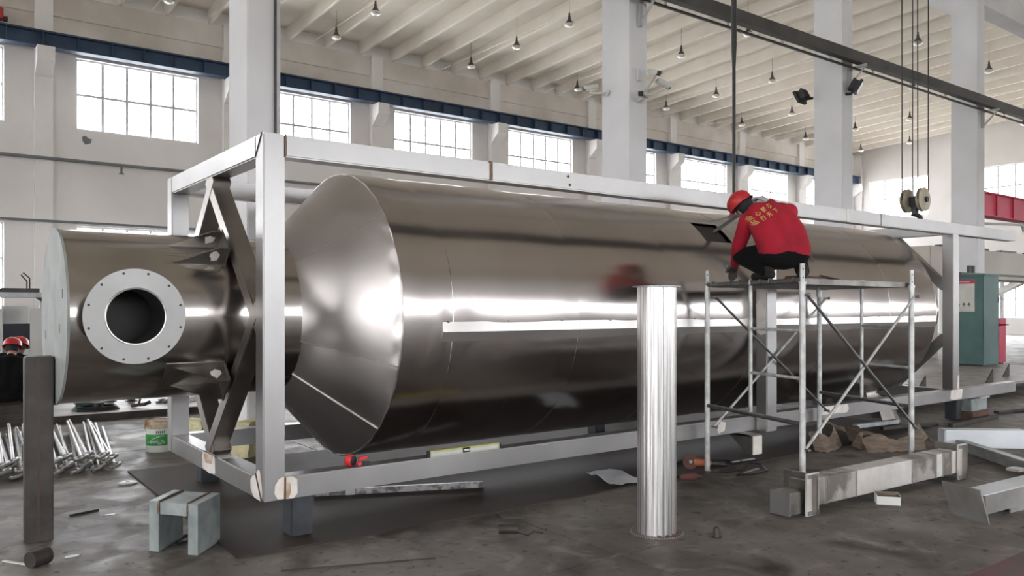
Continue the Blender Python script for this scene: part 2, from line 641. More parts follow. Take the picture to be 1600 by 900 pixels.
fu = [(XL + .6 + 5.97 * k, XL + 6.1 + 5.97 * k) for k in range(11)]
wf = MB()
wall_pieces(wf, 'x', YF - .3, YF, XL - .3, XR + .3, -.1, 12.6, [(2.5, 4.2, fu)])
wall_front = struct('wall_front', wf, M['wall'], 0)
for a, b in fu:
    window('x', YF - .2, a, b, 2.5, 4.2, 1, 1, 1)
wl = MB()
lu = [(-14, -9.5), (-4, .5), (6, 10.5), (13, 17.5)]
wall_pieces(wl, 'y', XL - .3, XL, YF - .3, YB + .3, -.1, 13.6, [(0, 5.0, [(-13.8, -5.2)]), (7.5, 9.87, lu)])
struct('wall_left', wl, M['wall'], 0)
for a, b in lu:
    window('y', XL - .2, a, b, 7.5, 9.87, 1, 1, 1)

# open rolling gate in the wall behind the camera's left
gate = MB().box(XL - .28, -14.0, 0, XL - .02, -13.8, 5.1).box(XL - .28, -5.2, 0, XL - .02, -5.0, 5.1).box(XL - .3, -14.0, 5.0, XL + .25, -5.0, 5.5)
struct('door_1', gate, M['pipe'], 0)
portal((XL - .35, -9.5, 2.5), 8.6, 5.0, (1, 0, 0))
# --- ceiling: two slopes with downstand ribs every 1.49 m
cl = sroot('ceiling')
for ya, yb in ((4.1, YB + .3), (YF - .3, 4.1)):
    za, zb = ZS(ya) + .46, ZS(yb) + .46
    b = MB().prism([(ya, za), (yb, zb), (yb, zb + .2), (ya, za + .2)], XR - XL + .6,
                   Matrix.Translation((XL - .3, 0, 0)) @ Matrix(((0, 0, 1), (1, 0, 0), (0, 1, 0))).to_4x4())
    mk('roof_slab', b, M['ceil'], cl, ang=0)


def rib(ya, yb):
    m = MB()
    b = bmesh.new()
    v = []
    for y in (ya, yb):
        z = ZS(y)
        v.append([b.verts.new((x, y, zz)) for x, zz in ((-.055, z), (.055, z), (.10, z + .47), (-.10, z + .47))])
    A, B = v
    for k in range(4):
        b.faces.new((A[k], A[(k + 1) % 4], B[(k + 1) % 4], B[k]))
    b.faces.new(A[::-1])
    b.faces.new(B)
    bmesh.ops.recalc_face_normals(b, faces=b.faces)
    m.join(b)
    return m


rb1 = mk('rib', rib(4.1, YB - .0), M['rib'], cl, ang=0)
rb2 = mk('rib', rib(YF, 4.1), M['rib'], cl, ang=0)
rx = [9.93 + 1.4925 * k for k in range(-19, 27)]
rb1.location.x = rb2.location.x = rx[0]
for x in rx[1:]:
    like(rb1, cl, (x, 0, 0))
    like(rb2, cl, (x, 0, 0))

# --- concrete columns of the middle row and the girder they carry
for k in range(5):
    x1 = 1.554 + 6 * k
    c = struct('column_%d' % (k + 1), MB().box(x1 - .384, 3.765, 0, x1, 4.404, ZS(4.1) + .5, .012), M['column'], 0)
    cb = MB().prism([(4.40, 9.67), (5.0, 9.67), (5.0, 9.40), (4.40, 8.95)], .36,
                    Matrix.Translation((x1 - .372, 0, 0)) @ Matrix(((0, 0, 1), (1, 0, 0), (0, 1, 0))).to_4x4())
    mk('corbel', cb, M['column'], c, ang=0)
struct('crane_girder', MB().box(XL, 4.45, 9.67, XR, 4.95, 10.45), M['column'], 0)

# --- blue crane beam along the windowed wall
cbm = MB().box(XL, 24.28, 9.92, XR, 24.32, 10.35).box(XL, 24.12, 9.88, XR, 24.48, 9.92).box(XL, 24.12, 10.33, XR, 24.48, 10.37)
crane_beam = struct('crane_beam', cbm, M['blue'], 0)
mk('crane_rail', MB().box(XL, 24.27, 10.37, XR, 24.33, 10.43), M['rail'], crane_beam, ang=0)
st = mk('stiffener', MB().box(-.012, 24.125, 9.92, .012, 24.28, 10.33), M['blue'], crane_beam, ang=0)
st.location.x = -.4
for k in range(1, 49):
    like(st, crane_beam, (-.4 + .995 * k, 0, 0))
ec = thing('crane_end_carriage', 'red steel crane end carriage standing on the blue beam by the far wall', 'crane', (-.3, 24.3, 10.44))
mk('housing', MB().box(-1.6, 24.12, 10.52, .52, 24.5, 10.86, .02), M['red'], ec)
for x in (-1.2, .2):
    mk('wheel', MB().cyl((x, 24.24, 10.53), (x, 24.36, 10.53), .09, n=18), M['rail'], ec)
mk('buffer', MB().box(.52, 24.22, 10.50, .64, 24.40, 10.62), M['rail'], ec)

# --- services on the windowed wall
p = MB().cyl((XL, YB - .30, 6.40), (XR, YB - .30, 6.40), .055, n=10)
for x in PX:
    p.box(x + .24, YB - .36, 6.36, x + .28, YB - .2, 6.40)
tag(mk('wall_pipe', p, M['pipe'], origin=(0, YB - .3, 6.4)), 'long grey pipe running along the windowed wall below the upper windows', 'pipe')
p = MB().box(XL, YB - .30, 4.34, XR, YB - .24, 4.42)
for x in PX:
    p.box(x + .2, YB - .25, 4.35, x + .3, YB - .2, 4.41)
tag(mk('cable_rail', p, M['pipe'], origin=(0, YB - .3, 4.4)), 'dark cable rail along the windowed wall just above its lower windows', 'rail')

spm = MB().prism([(-.16, .05), (-.05, .10), (.03, .02), (.14, .0), (.10, -.14), (-.06, -.20), (-.14, -.10)], .004, Matrix.Translation((2.95, YB - .002, 7.22)) @ Matrix.Rotation(R(90), 4, 'X'))
mk('spall_mark', spm, M['pipe'], wall_back, ang=0)
mk('hook_bracket', MB().box(3.92, YB - .32, 6.12, 3.97, YB - .22, 6.34).box(3.86, YB - .32, 6.10, 4.02, YB - .28, 6.13), M['pipe'], wall_back, ang=0)
# --- conductor rail bracketed to the columns
rr = thing('conductor_rail', 'dark steel conductor rail slanting across the upper right, bracketed to the columns', 'rail', (13, 3.5, 6.5))
mk('channel', MB().box(-19.9, 3.40, 6.44, 49, 3.43, 6.65).box(-19.9, 3.43, 6.63, 49, 3.54, 6.65).box(-19.9, 3.43, 6.44, 49, 3.54, 6.46), M['rail'], rr, ang=0)
mk('conductor_bar', MB().box(-19.9, 3.54, 6.35, 49, 3.58, 6.385), M['black'], rr, ang=0)
for k in range(12):
    x = 6.2 + 1.55 * k
    mk('clip', MB().box(x, 3.43, 6.455, x + .04, 3.60, 6.475).box(x, 3.555, 6.38, x + .04, 3.575, 6.47), M['bracket'], rr, ang=0)
for k in range(0, 5):
    x = 1.36 + 6 * k
    b = MB().box(x - .03, 3.70, 6.02, x + .03, 3.76, 6.44).box(x - .025, 3.36, 6.39, x + .025, 3.72, 6.44)
    b.tube([(x, 3.72, 6.06), (x, 3.58, 6.2), (x, 3.42, 6.36), (x, 3.40, 6.42)], .022)
    mk('bracket', b, M['bracket'], rr)
pc = MB().box(1.468, 3.715, 2.4, 1.49, 3.75, 11.5)
tag(mk('riser_conduit', pc, M['rail'], origin=(1.46, 3.73, 2.4)), 'dark vertical conduit on the face of the leftmost column', 'conduit')

# --- pendant lamps in rows under the ribs
ORD = ['first', 'second', 'third', 'fourth', 'fifth', 'sixth', 'seventh', 'eighth']
LX = [4.9, 10.72, 16.67, 22.48, 28.37, 34.35, 40.3, 46.3]
LY = [22.3, 19.2, 16.15, 13.0, 9.8, 6.75]
lamp = thing('pendant_lamp', '', 'lamp')
mk('shade', MB().lathe([(.022, .17), (.045, .16), (.05, .07), (.10, -.02), (.155, -.10), (.158, -.125), (.15, -.12), (.09, -.01), (.02, .04)], 18), M['lamp'], lamp)
mk('reflector', MB().lathe([(.150, -.10), (.175, -.12), (.178, -.155), (.14, -.20), (.06, -.225), (.0, -.23)], 18), M['refl'], lamp)
mk('gear_box', MB().cyl((0, 0, .16), (0, 0, .26), .035, n=10).tube([(0, 0, .26), (.025, 0, .30), (0, 0, .34), (-.025, 0, .30), (0, 0, .26)], .006, 5), M['lamp'], lamp)
rod = mk('hanging_rod', MB().cyl((0, 0, 0), (0, 0, 1), .006, n=5), M['lamp'], lamp)
first = True
for i, x in enumerate(LX):
    mk('conduit', MB().bar((x + .05, 24.7, 11.93), (x + .05, 4.4, 11.93), .03, .03), M['rib'], cl, ang=0)
    for j, y in enumerate(LY):
        dv = Vector((x, y, 11.62)) - cam.location
        if abs(dv.dot(_r) / dv.dot(_f)) > .66 or (dv.z - .4) / dv.dot(_f) > .40:
            continue                      # well outside the photograph's frame
        lab = 'bell shaped pendant lamp, %s from the windowed wall in the %s lamp row' % (ORD[j], ORD[i])
        if first:
            t = lamp
            t['label'] = lab
            t['group'] = 'pendant lamps under the ribbed ceiling'
            t.location = (x, y, 11.62)
            first = False
        else:
            t = dup(lamp, (x, y, 11.62), None, lab, 'pendant lamps under the ribbed ceiling')
        for c in t.children:
            if c.name.startswith('hanging_rod'):
                c.location = (0, 0, .33)
                c.scale = (1, 1, ZS(y) + .47 - 11.62 - .33)
# ================================================================ THE STAINLESS VESSEL
ZB = .316                 # underside of the frame
AY, AZ, RV = 1.219, ZB + 1.219, 1.185
RN, XN = .605, -1.04      # neck radius and end
XC = 1.06                 # cone / shell junction
vessel = thing('stainless_vessel', 'huge polished stainless steel vessel with a conical end and side nozzle, lying in the frame', 'vessel', (4, AY, ZB))


def on_axis(x, r, a):
    """a measured from the camera side (-Y) upwards"""
    return Vector((x, AY - r * math.cos(a), AZ + r * math.sin(a)))


seams = [XC, 1.50, 2.79, 4.03, 5.33, 6.60, 8.0, 9.2]
for i in range(7):
    x0, x1 = seams[i], seams[i + 1]
    rnd = random.Random(i)
    ph = [rnd.uniform(0, 6.28) for _ in range(4)]

    def shell(u, v, x0=x0, x1=x1, ph=ph, i=i):
        a = 2 * math.pi * v - math.pi
        e = abs(2 * u - 1)
        r = RV + .006 * (1 - e ** 2.5) + .0022 * math.sin(3 * a + ph[0]) * e + .0018 * math.sin(7 * a + ph[1]) * e ** 2
        return on_axis(x0 + (x1 - x0) * u, r, a)
    sk = None
    nu, nv = 24, 240
    if i == 3:
        def sk(u, v, x0=x0, x1=x1):
            x = x0 + (x1 - x0) * u
            a = math.degrees(2 * math.pi * v - math.pi)
            return 4.80 < x < 5.20 and 39 < a < 54.2
    o = mk('shell_plate', MB().quadgrid(shell, nu, nv, sk).solid(-.006), M['steel'], vessel, ang=25)
for i in range(1, 7):
    x = seams[i]
    pts = [on_axis(x, RV + .0005, 2 * math.pi * k / 120) for k in range(120)]
    mk('weld_seam', MB().tube(pts, .006, 5, True), M['seam'], vessel)
# long seam and the folded strip that runs along it
mk('long_seam', MB().tube([on_axis(XC + .01, RV + .001, R(-7.6)), on_axis(1.40, RV + .001, R(-7.6))], .005, 5), M['seam'], vessel)
st = MB()
xs_ = [1.40, 2.79, 4.03, 5.33, 6.60, 8.0, 9.17]
for k in range(6):
    b = bmesh.new()
    prof = [on_axis(0, RV + .011, R(-2.3)), on_axis(0, RV + .022, R(-6.0)), on_axis(0, RV + .011, R(-9.6)), on_axis(0, RV - .02, R(-6))]
    A = [b.verts.new((xs_[k] + (.002 if k else 0), p.y, p.z)) for p in prof]
    B = [b.verts.new((xs_[k + 1], p.y, p.z)) for p in prof]
    for q in range(4):
        b.faces.new((A[q], A[(q + 1) % 4], B[(q + 1) % 4], B[q]))
    b.faces.new(A[::-1])
    b.faces.new(B)
    bmesh.ops.recalc_face_normals(b, faces=b.faces)
    mk('strip', MB().join(b), M['stripsteel'], vessel, ang=20)
for k in range(14):
    x = 1.45 + k * .57
    MBt = MB().sphere(on_axis(x, RV + .006, R(-2.3)), .011, (1.6, 1, .8), 8)
    mk('tack_weld', MBt, M['seam'], vessel)
# cone of rolled gores
gores = [(-48, -18.5), (-18.5, 41.2), (41.2, 100), (100, 160), (160, 220), (220, 270), (270, 312)]
XK = XC - (RV - RN) * .93
for gi, (a0, a1) in enumerate(gores):
    def gore(u, v, a0=a0, a1=a1, gi=gi):
        a = R(a0 + (a1 - a0) * v)
        r = RN + (RV - RN) * u
        bulge = .012 * math.sin(math.pi * v) * math.sin(math.pi * min(1, u * 1.05))
        dent = .007 * math.exp(-((u - .96) / .035) ** 2) * math.sin(a * 31) * (1 if gi == 1 else .4)
        return on_axis(XK + (XC - XK) * u, r + bulge + dent, a)
    mk('cone_plate', MB().quadgrid(gore, 40, 72).solid(-.006), M['cone'], vessel, ang=25)
    pts = [on_axis(XK + (XC - XK) * t / 12, RN + (RV - RN) * t / 12 + .001, R(a0)) for t in range(13)]
    mk('cone_seam', MB().tube(pts, .009, 6), M['seam'], vessel)
rim = []
for k in range(240):
    a = 2 * math.pi * k / 240
    rim.append(on_axis(XC, RV + .002 + .0025 * math.sin(a * 37), a))
mk('rim_weld', MB().tube(rim, .007, 6, True), M['seam'], vessel)
# neck, sanded end plate
nk = MB()
nk.quadgrid(lambda u, v: on_axis(XN + (XK + .01 - XN) * u, RN, 2 * math.pi * v), 80, 240,
            lambda u, v: math.cos(2 * math.pi * v) > 0 and math.hypot(XN + (XK + .01 - XN) * u + .672, RN * math.sin(2 * math.pi * v) - .005) < .185)
neck = mk('neck', nk.solid(-.006), M['neck'], vessel, ang=30)
mk('end_plate', MB().cyl((XN - .012, AY, AZ), (XN + .004, AY, AZ), RN + .012, n=72), M['disc'], vessel)
for a, r_ in ((20, .45), (-15, .3), (200, .4)):
    p = on_axis(XN - .014, r_, R(a))
    mk('scorch_mark', MB().box(p.x - .001, p.y - .012, p.z - .03, p.x + .001, p.y + .012, p.z + .03), M['rust'], vessel)
# far end: cone and neck
fc = MB().quadgrid(lambda u, v: on_axis(9.2 + .42 * u, RV - (RV - RN) * u, 2 * math.pi * v), 6, 96)
mk('far_cone', fc.solid(.006), M['cone'], vessel, ang=25)
mk('far_neck', MB().cyl((9.6, AY, AZ), (10.5, AY, AZ), RN, n=64), M['neck'], vessel)
mk('far_rim', MB().tube([on_axis(9.2, RV + .001, 2 * math.pi * k / 120) for k in range(120)], .006, 5, True), M['seam'], vessel)
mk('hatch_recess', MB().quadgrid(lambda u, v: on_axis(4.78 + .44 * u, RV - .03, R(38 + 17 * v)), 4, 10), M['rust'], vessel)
# side nozzle with its bolted flange
NX, NZ, NY = -.672, 1.54, .50
noz = MB().lathe([(.178, 0), (.178, .34), (.186, .34), (.186, 0)], 56,
                 Matrix.Translation((NX, NY - .01, NZ)) @ Matrix.Rotation(R(-90), 4, 'X'), closed=True)
mk('nozzle', noz, M['bore'], vessel)
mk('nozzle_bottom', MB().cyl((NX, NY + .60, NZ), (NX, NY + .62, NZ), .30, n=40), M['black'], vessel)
flm = MB().lathe([(.184, 0), (.184, .022), (.312, .022), (.312, 0)], 72,
                 Matrix.Translation((NX, NY - .022, NZ)) @ Matrix.Rotation(R(-90), 4, 'X'), closed=True)
fl_o = mk('flange', flm, M['flange'], vessel)
mk('flange_weld', MB().tube([(NX + .183 * math.cos(t * .1257), NY - .024, NZ + .183 * math.sin(t * .1257)) for t in range(50)], .006, 6, True), M['seam'], fl_o)
for k in range(12):
    a = R(15 + 30 * k)
    c = Vector((NX + .288 * math.cos(a), NY - .0235, NZ + .288 * math.sin(a)))
    mk('bolt_hole', MB().cyl(c, c + Vector((0, .004, 0)), .0085, n=10), M['black'], fl_o)

# lugs: gusset pairs on the neck that meet the braces
def lug(a, x_tip, x_brace, par, sgn=1, rt=.755):
    er = Vector((0, -math.cos(a), math.sin(a)))
    et = Vector((0, math.sin(a), math.cos(a)))
    c = Vector((0, AY, AZ))
    l = None
    for k, off in enumerate((-.095, .095)):
        rb = math.sqrt(max(.01, RN ** 2 - off ** 2)) - .004
        poly = [(x_tip, rb), (x_brace, rb), (x_brace, rt), (x_brace - .06 * sgn, rt)]
        Mx = Matrix((Vector((1, 0, 0)), er, et)).transposed().to_4x4()
        Mx = Matrix.Translation(c + et * (off - .005)) @ Mx
        mk('gusset', MB().prism(poly, .010, Mx), M['lugsteel'], par)
        # pale ground-down patch on each gusset, 1 mm proud
        if sgn > 0:
            pp = []
            rn = random.Random(int(a * 100) + k)
            for q in range(12):
                t = 2 * math.pi * q / 12
                rr = .045 * rn.uniform(.6, 1.15)
                pp.append((x_brace - .075 + rr * math.cos(t) * .9, rb + .085 + rr * math.sin(t) * 1.0))
            M2 = Matrix.Translation(c + et * (off + (-.007 if off < 0 or a > 0 else .005))) @ Matrix((Vector((1, 0, 0)), er, et)).transposed().to_4x4()
            mk('ground_patch', MB().prism(pp, .002, M2), M['ground'], par)
    xa, xb = sorted((x_brace, x_brace + .012 * sgn))
    Mx = Matrix.Translation(c) @ Matrix((Vector((1, 0, 0)), er, et)).transposed().to_4x4()
    mk('lug_plate', MB().box(xa, RN - .01, -.115, xb, rt + .005, .115, 0, Mx), M['lugsteel'], par)
    xa, xb = sorted((x_tip - .03 * sgn, x_brace))
    mk('pad_plate', MB().quadgrid(lambda u, v: on_axis(xa + (xb - xa) * u, RN + .006, a + (v - .5) * .44), 2, 10).solid(.006), M['lugsteel'], par, ang=20)


for a in (47, -45, 133, -135):
    lug(R(a), -.40, -.03, vessel)
for a in (47, -45, 133, -135):
    lug(R(a), 10.05, 9.80, vessel, -1, 1.0)

# ================================================================ THE FRAME
T = .150
H, W_, L_ = 2.438, 2.438, 11.63
Z1 = ZB + H
frame = thing('vessel_skid', 'long open skid of welded stainless square tube that carries the vessel', 'skid', (0, 0, ZB))
bv = .010
for y in (0, W_ - T):
    for z, nm in ((ZB, 'bottom_beam'), (Z1 - T, 'top_beam')):
        mk(nm, MB().box(T if True else 0, y, z, L_, y + T, z + T, bv), M['tubing'], frame)
    mk('corner_post', MB().box(0, y, ZB, T, y + T, Z1, bv), M['tubing'], frame)
    mk('post', MB().box(9.61, y, ZB + T, 9.785, y + T, Z1 - T, bv), M['tubing'], frame)
for z, nm in ((ZB, 'bottom_cross_beam'), (Z1 - T, 'top_cross_beam')):
    mk(nm, MB().box(0, T, z, T, W_ - T, z + T, bv), M['tubing'], frame)
    mk(nm, MB().box(9.62, T, z, 9.62 + T, W_ - T, z + T, bv), M['tubing'], frame)
# diamond of braces at both ends
for x0, mt in ((0, 'brace'), (9.63, 'tubing')):
    x0 += .012
    k_ = 0 if x0 < 1 else .42
    zt_, zb_, yf_, yb_ = Z1 - T, ZB + T, T, W_ - T
    for p, q in (((AY - k_, zt_), (yf_, AZ + k_)), ((AY + k_, zt_), (yb_, AZ + k_)), ((AY - k_, zb_), (yf_, AZ - k_)), ((AY + k_, zb_), (yb_, AZ - k_))):
        p, q = Vector((x0 + .068, *p)), Vector((x0 + .068, *q))
        d = (q - p).normalized()
        nrm = Vector((1, 0, 0)).cross(d)
        inward = Vector((0, AY, AZ)) - (p + q) / 2
        inward.x = 0
        if nrm.dot(inward) < 0:
            nrm = -nrm
        off = nrm * .055
        kx = Vector((-.0015 if (q.y > AY) == (p.z > AZ) else .0015, 0, 0))     # lapped, not coplanar
        mk('brace', MB().bar(p + off - d * .06 + kx, q + off + d * .06 + kx, .136, .11, nrm, .006), M[mt], frame)
# welds, ground patches and heat tint at the near corner and at the foot of the braces


def patch(name, mat, origin, u, v, poly, n, t=.0018):
    Mx = Matrix.Translation(Vector(origin)) @ Matrix((Vector(u), Vector(v), Vector(n))).transposed().to_4x4()
    return mk(name, MB().prism(poly, t, Mx), mat, frame, ang=0)


e = .0005
FX, FZ, FYn, FXn = (1, 0, 0), (0, 0, 1), (0, -1, 0), (-1, 0, 0)
FYp = (0, 1, 0)
patch('ground_patch', M['ground'], (0, -e, ZB), FX, FZ, [(.095, .01), (.205, -.0), (.235, .03), (.232, .125), (.20, .148), (.13, .152), (.105, .14), (.08, .10), (.075, .05)], FYn)
patch('heat_tint', M['tint'], (0, -e - .002, ZB), FX, FZ, [(.138, .005), (.175, .01), (.19, .05), (.185, .1), (.165, .13), (.14, .14)], FYn, .001)
mk('weld', MB().bar((T - .002, -.003, ZB + .004), (T - .002, -.003, ZB + T - .002), .012, .008, (0, -1, 0)), M['weld'], frame)
patch('ground_patch', M['ground'], (-e, 0, ZB), FYp, FZ, [(.03, .0), (.17, .005), (.235, .05), (.24, .11), (.19, .15), (.14, .155), (.10, .2), (.06, .2), (.03, .12), (.015, .06)], FXn)
mk('weld', MB().bar((-.004, .02, ZB + .004), (-.004, T - .02, ZB + T + .02), .012, .008, (-1, 0, 0)), M['weld'], frame)
patch('ground_patch', M['ground'], (-e, AY, ZB), FYp, FZ, [(-.19, .02), (-.05, -.0), (.13, .02), (.15, .09), (.12, .148), (-.18, .148)], FXn)
patch('heat_tint', M['tint'], (-e - .002, AY, ZB), FYp, FZ, [(-.1, .08), (.05, .07), (.10, .14), (-.14, .146)], FXn, .001)
mk('weld', MB().tube([(-.0, AY - .2, ZB + T + .004), (-.0, AY - .05, ZB + T + .008), (-.0, AY + .1, ZB + T + .004)], .007, 6), M['weld'], frame)
patch('ground_patch', M['ground'], (.0, AY, ZB + T), FX, FYp, [(.01, -.30), (.13, -.31), (.14, -.17), (.01, -.15)], FZ)
for s, tt in ((1, 1), (-1, 0)):
    pass
# seams in the top and bottom beams
for x, wd, dk in ((1.82, .030, 'weld'), (5.05, .022, 'weld'), (6.96, .02, 'ground'), (7.72, .012, 'weld')):
    mk('butt_weld', MB().box(x, -.003, Z1 - T + .004, x + wd, .02, Z1 + .002), M[dk], frame, ang=0)
for x in (2.64, 2.66):
    mk('tack_weld', MB().sphere((x, -.002, Z1 - (.04 if x < 2.65 else .11)), .012, n=8), M['weld'], frame)
mk('butt_weld', MB().box(T - .004, -.004, Z1 - T, T + .006, .01, Z1 + .003), M['weld'], frame, ang=0)
mk('mitre_weld', MB().bar((-.003, T, Z1 - T), (-.003, .02, Z1 - .0), .006, .006, (-1, 0, 0)), M['weld'], frame)
patch('ground_patch', M['ground'], (4.62, -e, ZB), FX, FZ, [(0, .02), (.10, .04), (.12, .12), (.04, .14), (-.02, .08)], FYn)
patch('ground_patch', M['ground'], (6.45, -e, ZB), FX, FZ, [(0, .06), (.50, .05), (.55, .09), (.52, .149), (0, .149)], FYn)
patch('ground_patch', M['ground'], (9.52, -e, ZB), FX, FZ, [(0, .03), (.12, .01), (.33, .02), (.36, .148), (.02, .148)], FYn)
patch('ground_patch', M['ground'], (9.70, -e, ZB + T), FX, FZ, [(.02, .01), (.082, .01), (.082, .2), (.04, .19), (.03, .1)], FYn)
patch('ground_patch', M['film'], (9.0, .01, ZB + T), FX, FYp, [(-.6, .0), (.2, .0), (.2, .13), (-.6, .13)], FZ)
# middle outrigger post, standing proud of the front face, and its saddle bracket
mk('outrigger_post', MB().box(5.225, -.140, ZB - .005, 5.40, -.003, Z1 - .02, bv), M['tubing'], frame)
patch('ground_patch', M['ground'], (5.2245, -.140, 1.33), (0, 1, 0), FZ, [(.01, 0), (.07, -.02), (.125, .01), (.13, .3), (.09, .36), (.02, .25)], FXn)
bk = MB().prism([(-.02, ZB), (-.02, ZB - .02), (-.24, ZB - .20), (-.29, ZB - .20), (-.29, ZB - .02), (-.25, ZB)], .014,
                Matrix.Translation((4.90, .10, 0)) @ Matrix(((0, 0, 1), (1, 0, 0), (0, 1, 0))).to_4x4())
bk.box(4.90, -.20, ZB - .20, 5.06, -.185, ZB - .01, .006)
bk.box(4.90, -.19, ZB - .02, 5.06, .12, ZB - .002)
bracket = mk('bracket', bk, M['brace'], frame)
mk('face_plate', MB().box(4.905, -.206, ZB - .198, 5.055, -.2, ZB - .012, .004), M['ground'], bracket)
mk('strut', MB().bar((5.16, .10, Z1 - T), (5.0, .36, 2.40), .05, .03), M['black'], frame)
# dark stub legs below the frame
for x, y in ((.245, .14), (.245, 2.25), (9.92, .10), (9.92, 2.2), (5.0, 2.2)):
    lg = mk('stub_leg', MB().box(x, y, .016, x + .16, y + .16, ZB, .008), M['bluegrey'], frame)
# ================================================================ SCAFFOLD
sA, sB, sC, sE = Vector((4.333, -.099, 0)), Vector((3.933, -1.40, 0)), Vector((5.80, -1.345, 0)), Vector((6.295, -.062, 0))
sc = thing('scaffold', 'zinc tube scaffold with plank deck standing before the vessel, worker on top', 'scaffold', tuple(sB))
for far, near in ((sA, sB), (sE, sC)):
    d = (near - far).normalized()
    for p in (far, near):
        lg = mk('leg', MB().cyl(p, p + Vector((0, 0, 1.80)), .0255, n=14), M['scaf'], sc)
        m = MB().cyl(p + Vector((0, 0, 1.80)), p + Vector((0, 0, 1.955)), .0205, n=12).cyl(p + Vector((0, 0, 1.785)), p + Vector((0, 0, 1.81)), .030, n=12)
        mk('coupling_pin', m, M['scaf'], lg)
        h = MB()
        for z in (1.84, 1.91):
            q = p + Vector((.6 * .0, 0, z)) + Vector((-.6, -.8, 0)) * .0195
            h.sphere(q, .006, n=6)
        mk('pin_hole', h, M['black'], lg)
    a = Vector((0, 0, 1.815))
    mk('top_bar', MB().cyl(far + a, near + a, .021, n=12), M['scafd'], sc)
    mk('ledger', MB().cyl(far + Vector((0, 0, .65)), near + Vector((0, 0, .65)), .019, n=12), M['scafd'], sc)
    mid = (far + near) / 2
    lp = [mid + Vector((0, 0, 1.70)) + Vector((-.6, -.8, 0)) * .022]
    lp = [mid + Vector((0, 0, .65)), mid + Vector((0, 0, 1.79))]
    mk('inner_upright', MB().cyl(lp[0], lp[1], .017, n=10).tube([mid + Vector((0, 0, 1.79)) + Vector((-.8 * 0, 0, 0)) + (Vector((.95, .3, 0)) * .027 * math.cos(t) + Vector((0, 0, 1)) * .03 * math.sin(t)) + Vector((0, 0, .025)) for t in [k * .5236 - .5 for k in range(9)]], .009, 6), M['scaf'], sc)
    for z in (1.41, 1.02):
        r_ = MB().cyl(mid + Vector((0, 0, z)), near + Vector((0, 0, z)), .0135, n=8)
        for t in (.08, .92):
            c = mid.lerp(near, t) + Vector((0, 0, z))
            r_.sphere(c, .02, (1, 1, .8), 8)
        mk('rung', r_, M['scaf'], sc)
for p, q in ((sB, sC), (sC, sB), (sA, sE), (sE, sA)):
    off = Vector((0, -.032, 0)) if p in (sB, sC) else Vector((0, -.085, 0))
    a, b = p + Vector((0, 0, 1.70)) + off, q + Vector((0, 0, .45)) + off
    sh = Vector((0, -.012, 0)) if p in (sB, sA) else Vector((0, .004, 0))
    br = mk('cross_brace', MB().cyl(a + sh, b + sh, .0125, n=8), M['scafd'] if p in (sB, sA) else M['scaf'], sc)
    for c in (a, b):
        m = MB().cyl(c + Vector((0, .03, 0)), c + Vector((0, -.03, 0)), .010, n=6).sphere(c + Vector((0, -.03, 0)), .016, n=8)
        mk('lock_pin', m, M['scafd'], br)
for k in range(3):
    t0, t1 = (.04 + .315 * k), (.335 + .315 * k)
    P0, P1 = sB.lerp(sA, t0), sB.lerp(sA, t1)
    Q0, Q1 = sC.lerp(sE, t0), sC.lerp(sE, t1)
    b = bmesh.new()
    off = Vector((.03, 0, 0))
    lo = [b.verts.new(v + Vector((0, 0, 1.79))) for v in (P0 + off, Q0 - off, Q1 - off, P1 + off)]
    hi = [b.verts.new(v + Vector((0, 0, 1.838))) for v in (P0 + off, Q0 - off, Q1 - off, P1 + off)]
    b.faces.new(lo[::-1])
    b.faces.new(hi)
    for i in range(4):
        b.faces.new((lo[i], lo[(i + 1) % 4], hi[(i + 1) % 4], hi[i]))
    bmesh.ops.recalc_face_normals(b, faces=b.faces)
    pl = mk('plank', MB().join(b), M['plank'], sc, ang=0)
    for e0, s_ in ((P0, 1), (P1, 1), (Q0, -1), (Q1, -1)):
        c = e0.lerp((P0 + P1) / 2 if s_ > 0 else (Q0 + Q1) / 2, .25) + Vector((0, 0, 1.81))
        hk = MB()
        hk.tube([c + Vector((.05 * s_, 0, 0)), c + Vector((.02 * s_, 0, .025)), c + Vector((-.02 * s_, 0, .028)), c + Vector((-.032 * s_, 0, -.005))], .009, 6)
        mk('hook', hk, M['scafd'], pl)
tb = MB().cyl((4.95, -.9, 1.70), (4.95, -.9, 1.79), .018, n=8)
mk('deck_stop', tb, M['scafd'], sc)
pouch = thing('tool_pouch', 'brown tool pouch with a bent black handle lying on the scaffold planks', 'pouch', (4.75, -1.0, 1.838))
mk('bag', MB().box(4.42, -1.06, 1.840, 4.78, -.88, 1.880, .015), pm('brown_leather', (.10, .045, .03, 1), .8), pouch)
mk('handle', MB().tube([(4.78, -.98, 1.86), (4.86, -.98, 1.885), (4.98, -1.0, 1.87), (5.1, -1.02, 1.852)], .013, 8), M['black'], pouch)
wp = MB().tube([(5.2, -1.12, 1.842), (5.32, -1.13, 1.85), (5.42, -1.12, 1.842)], .005, 5)
tag(mk('welding_rod', wp, M['white'], origin=(5.3, -1.12, 1.838)), 'thin pale welding rod lying on the scaffold planks', 'rod')
# ================================================================ PEOPLE


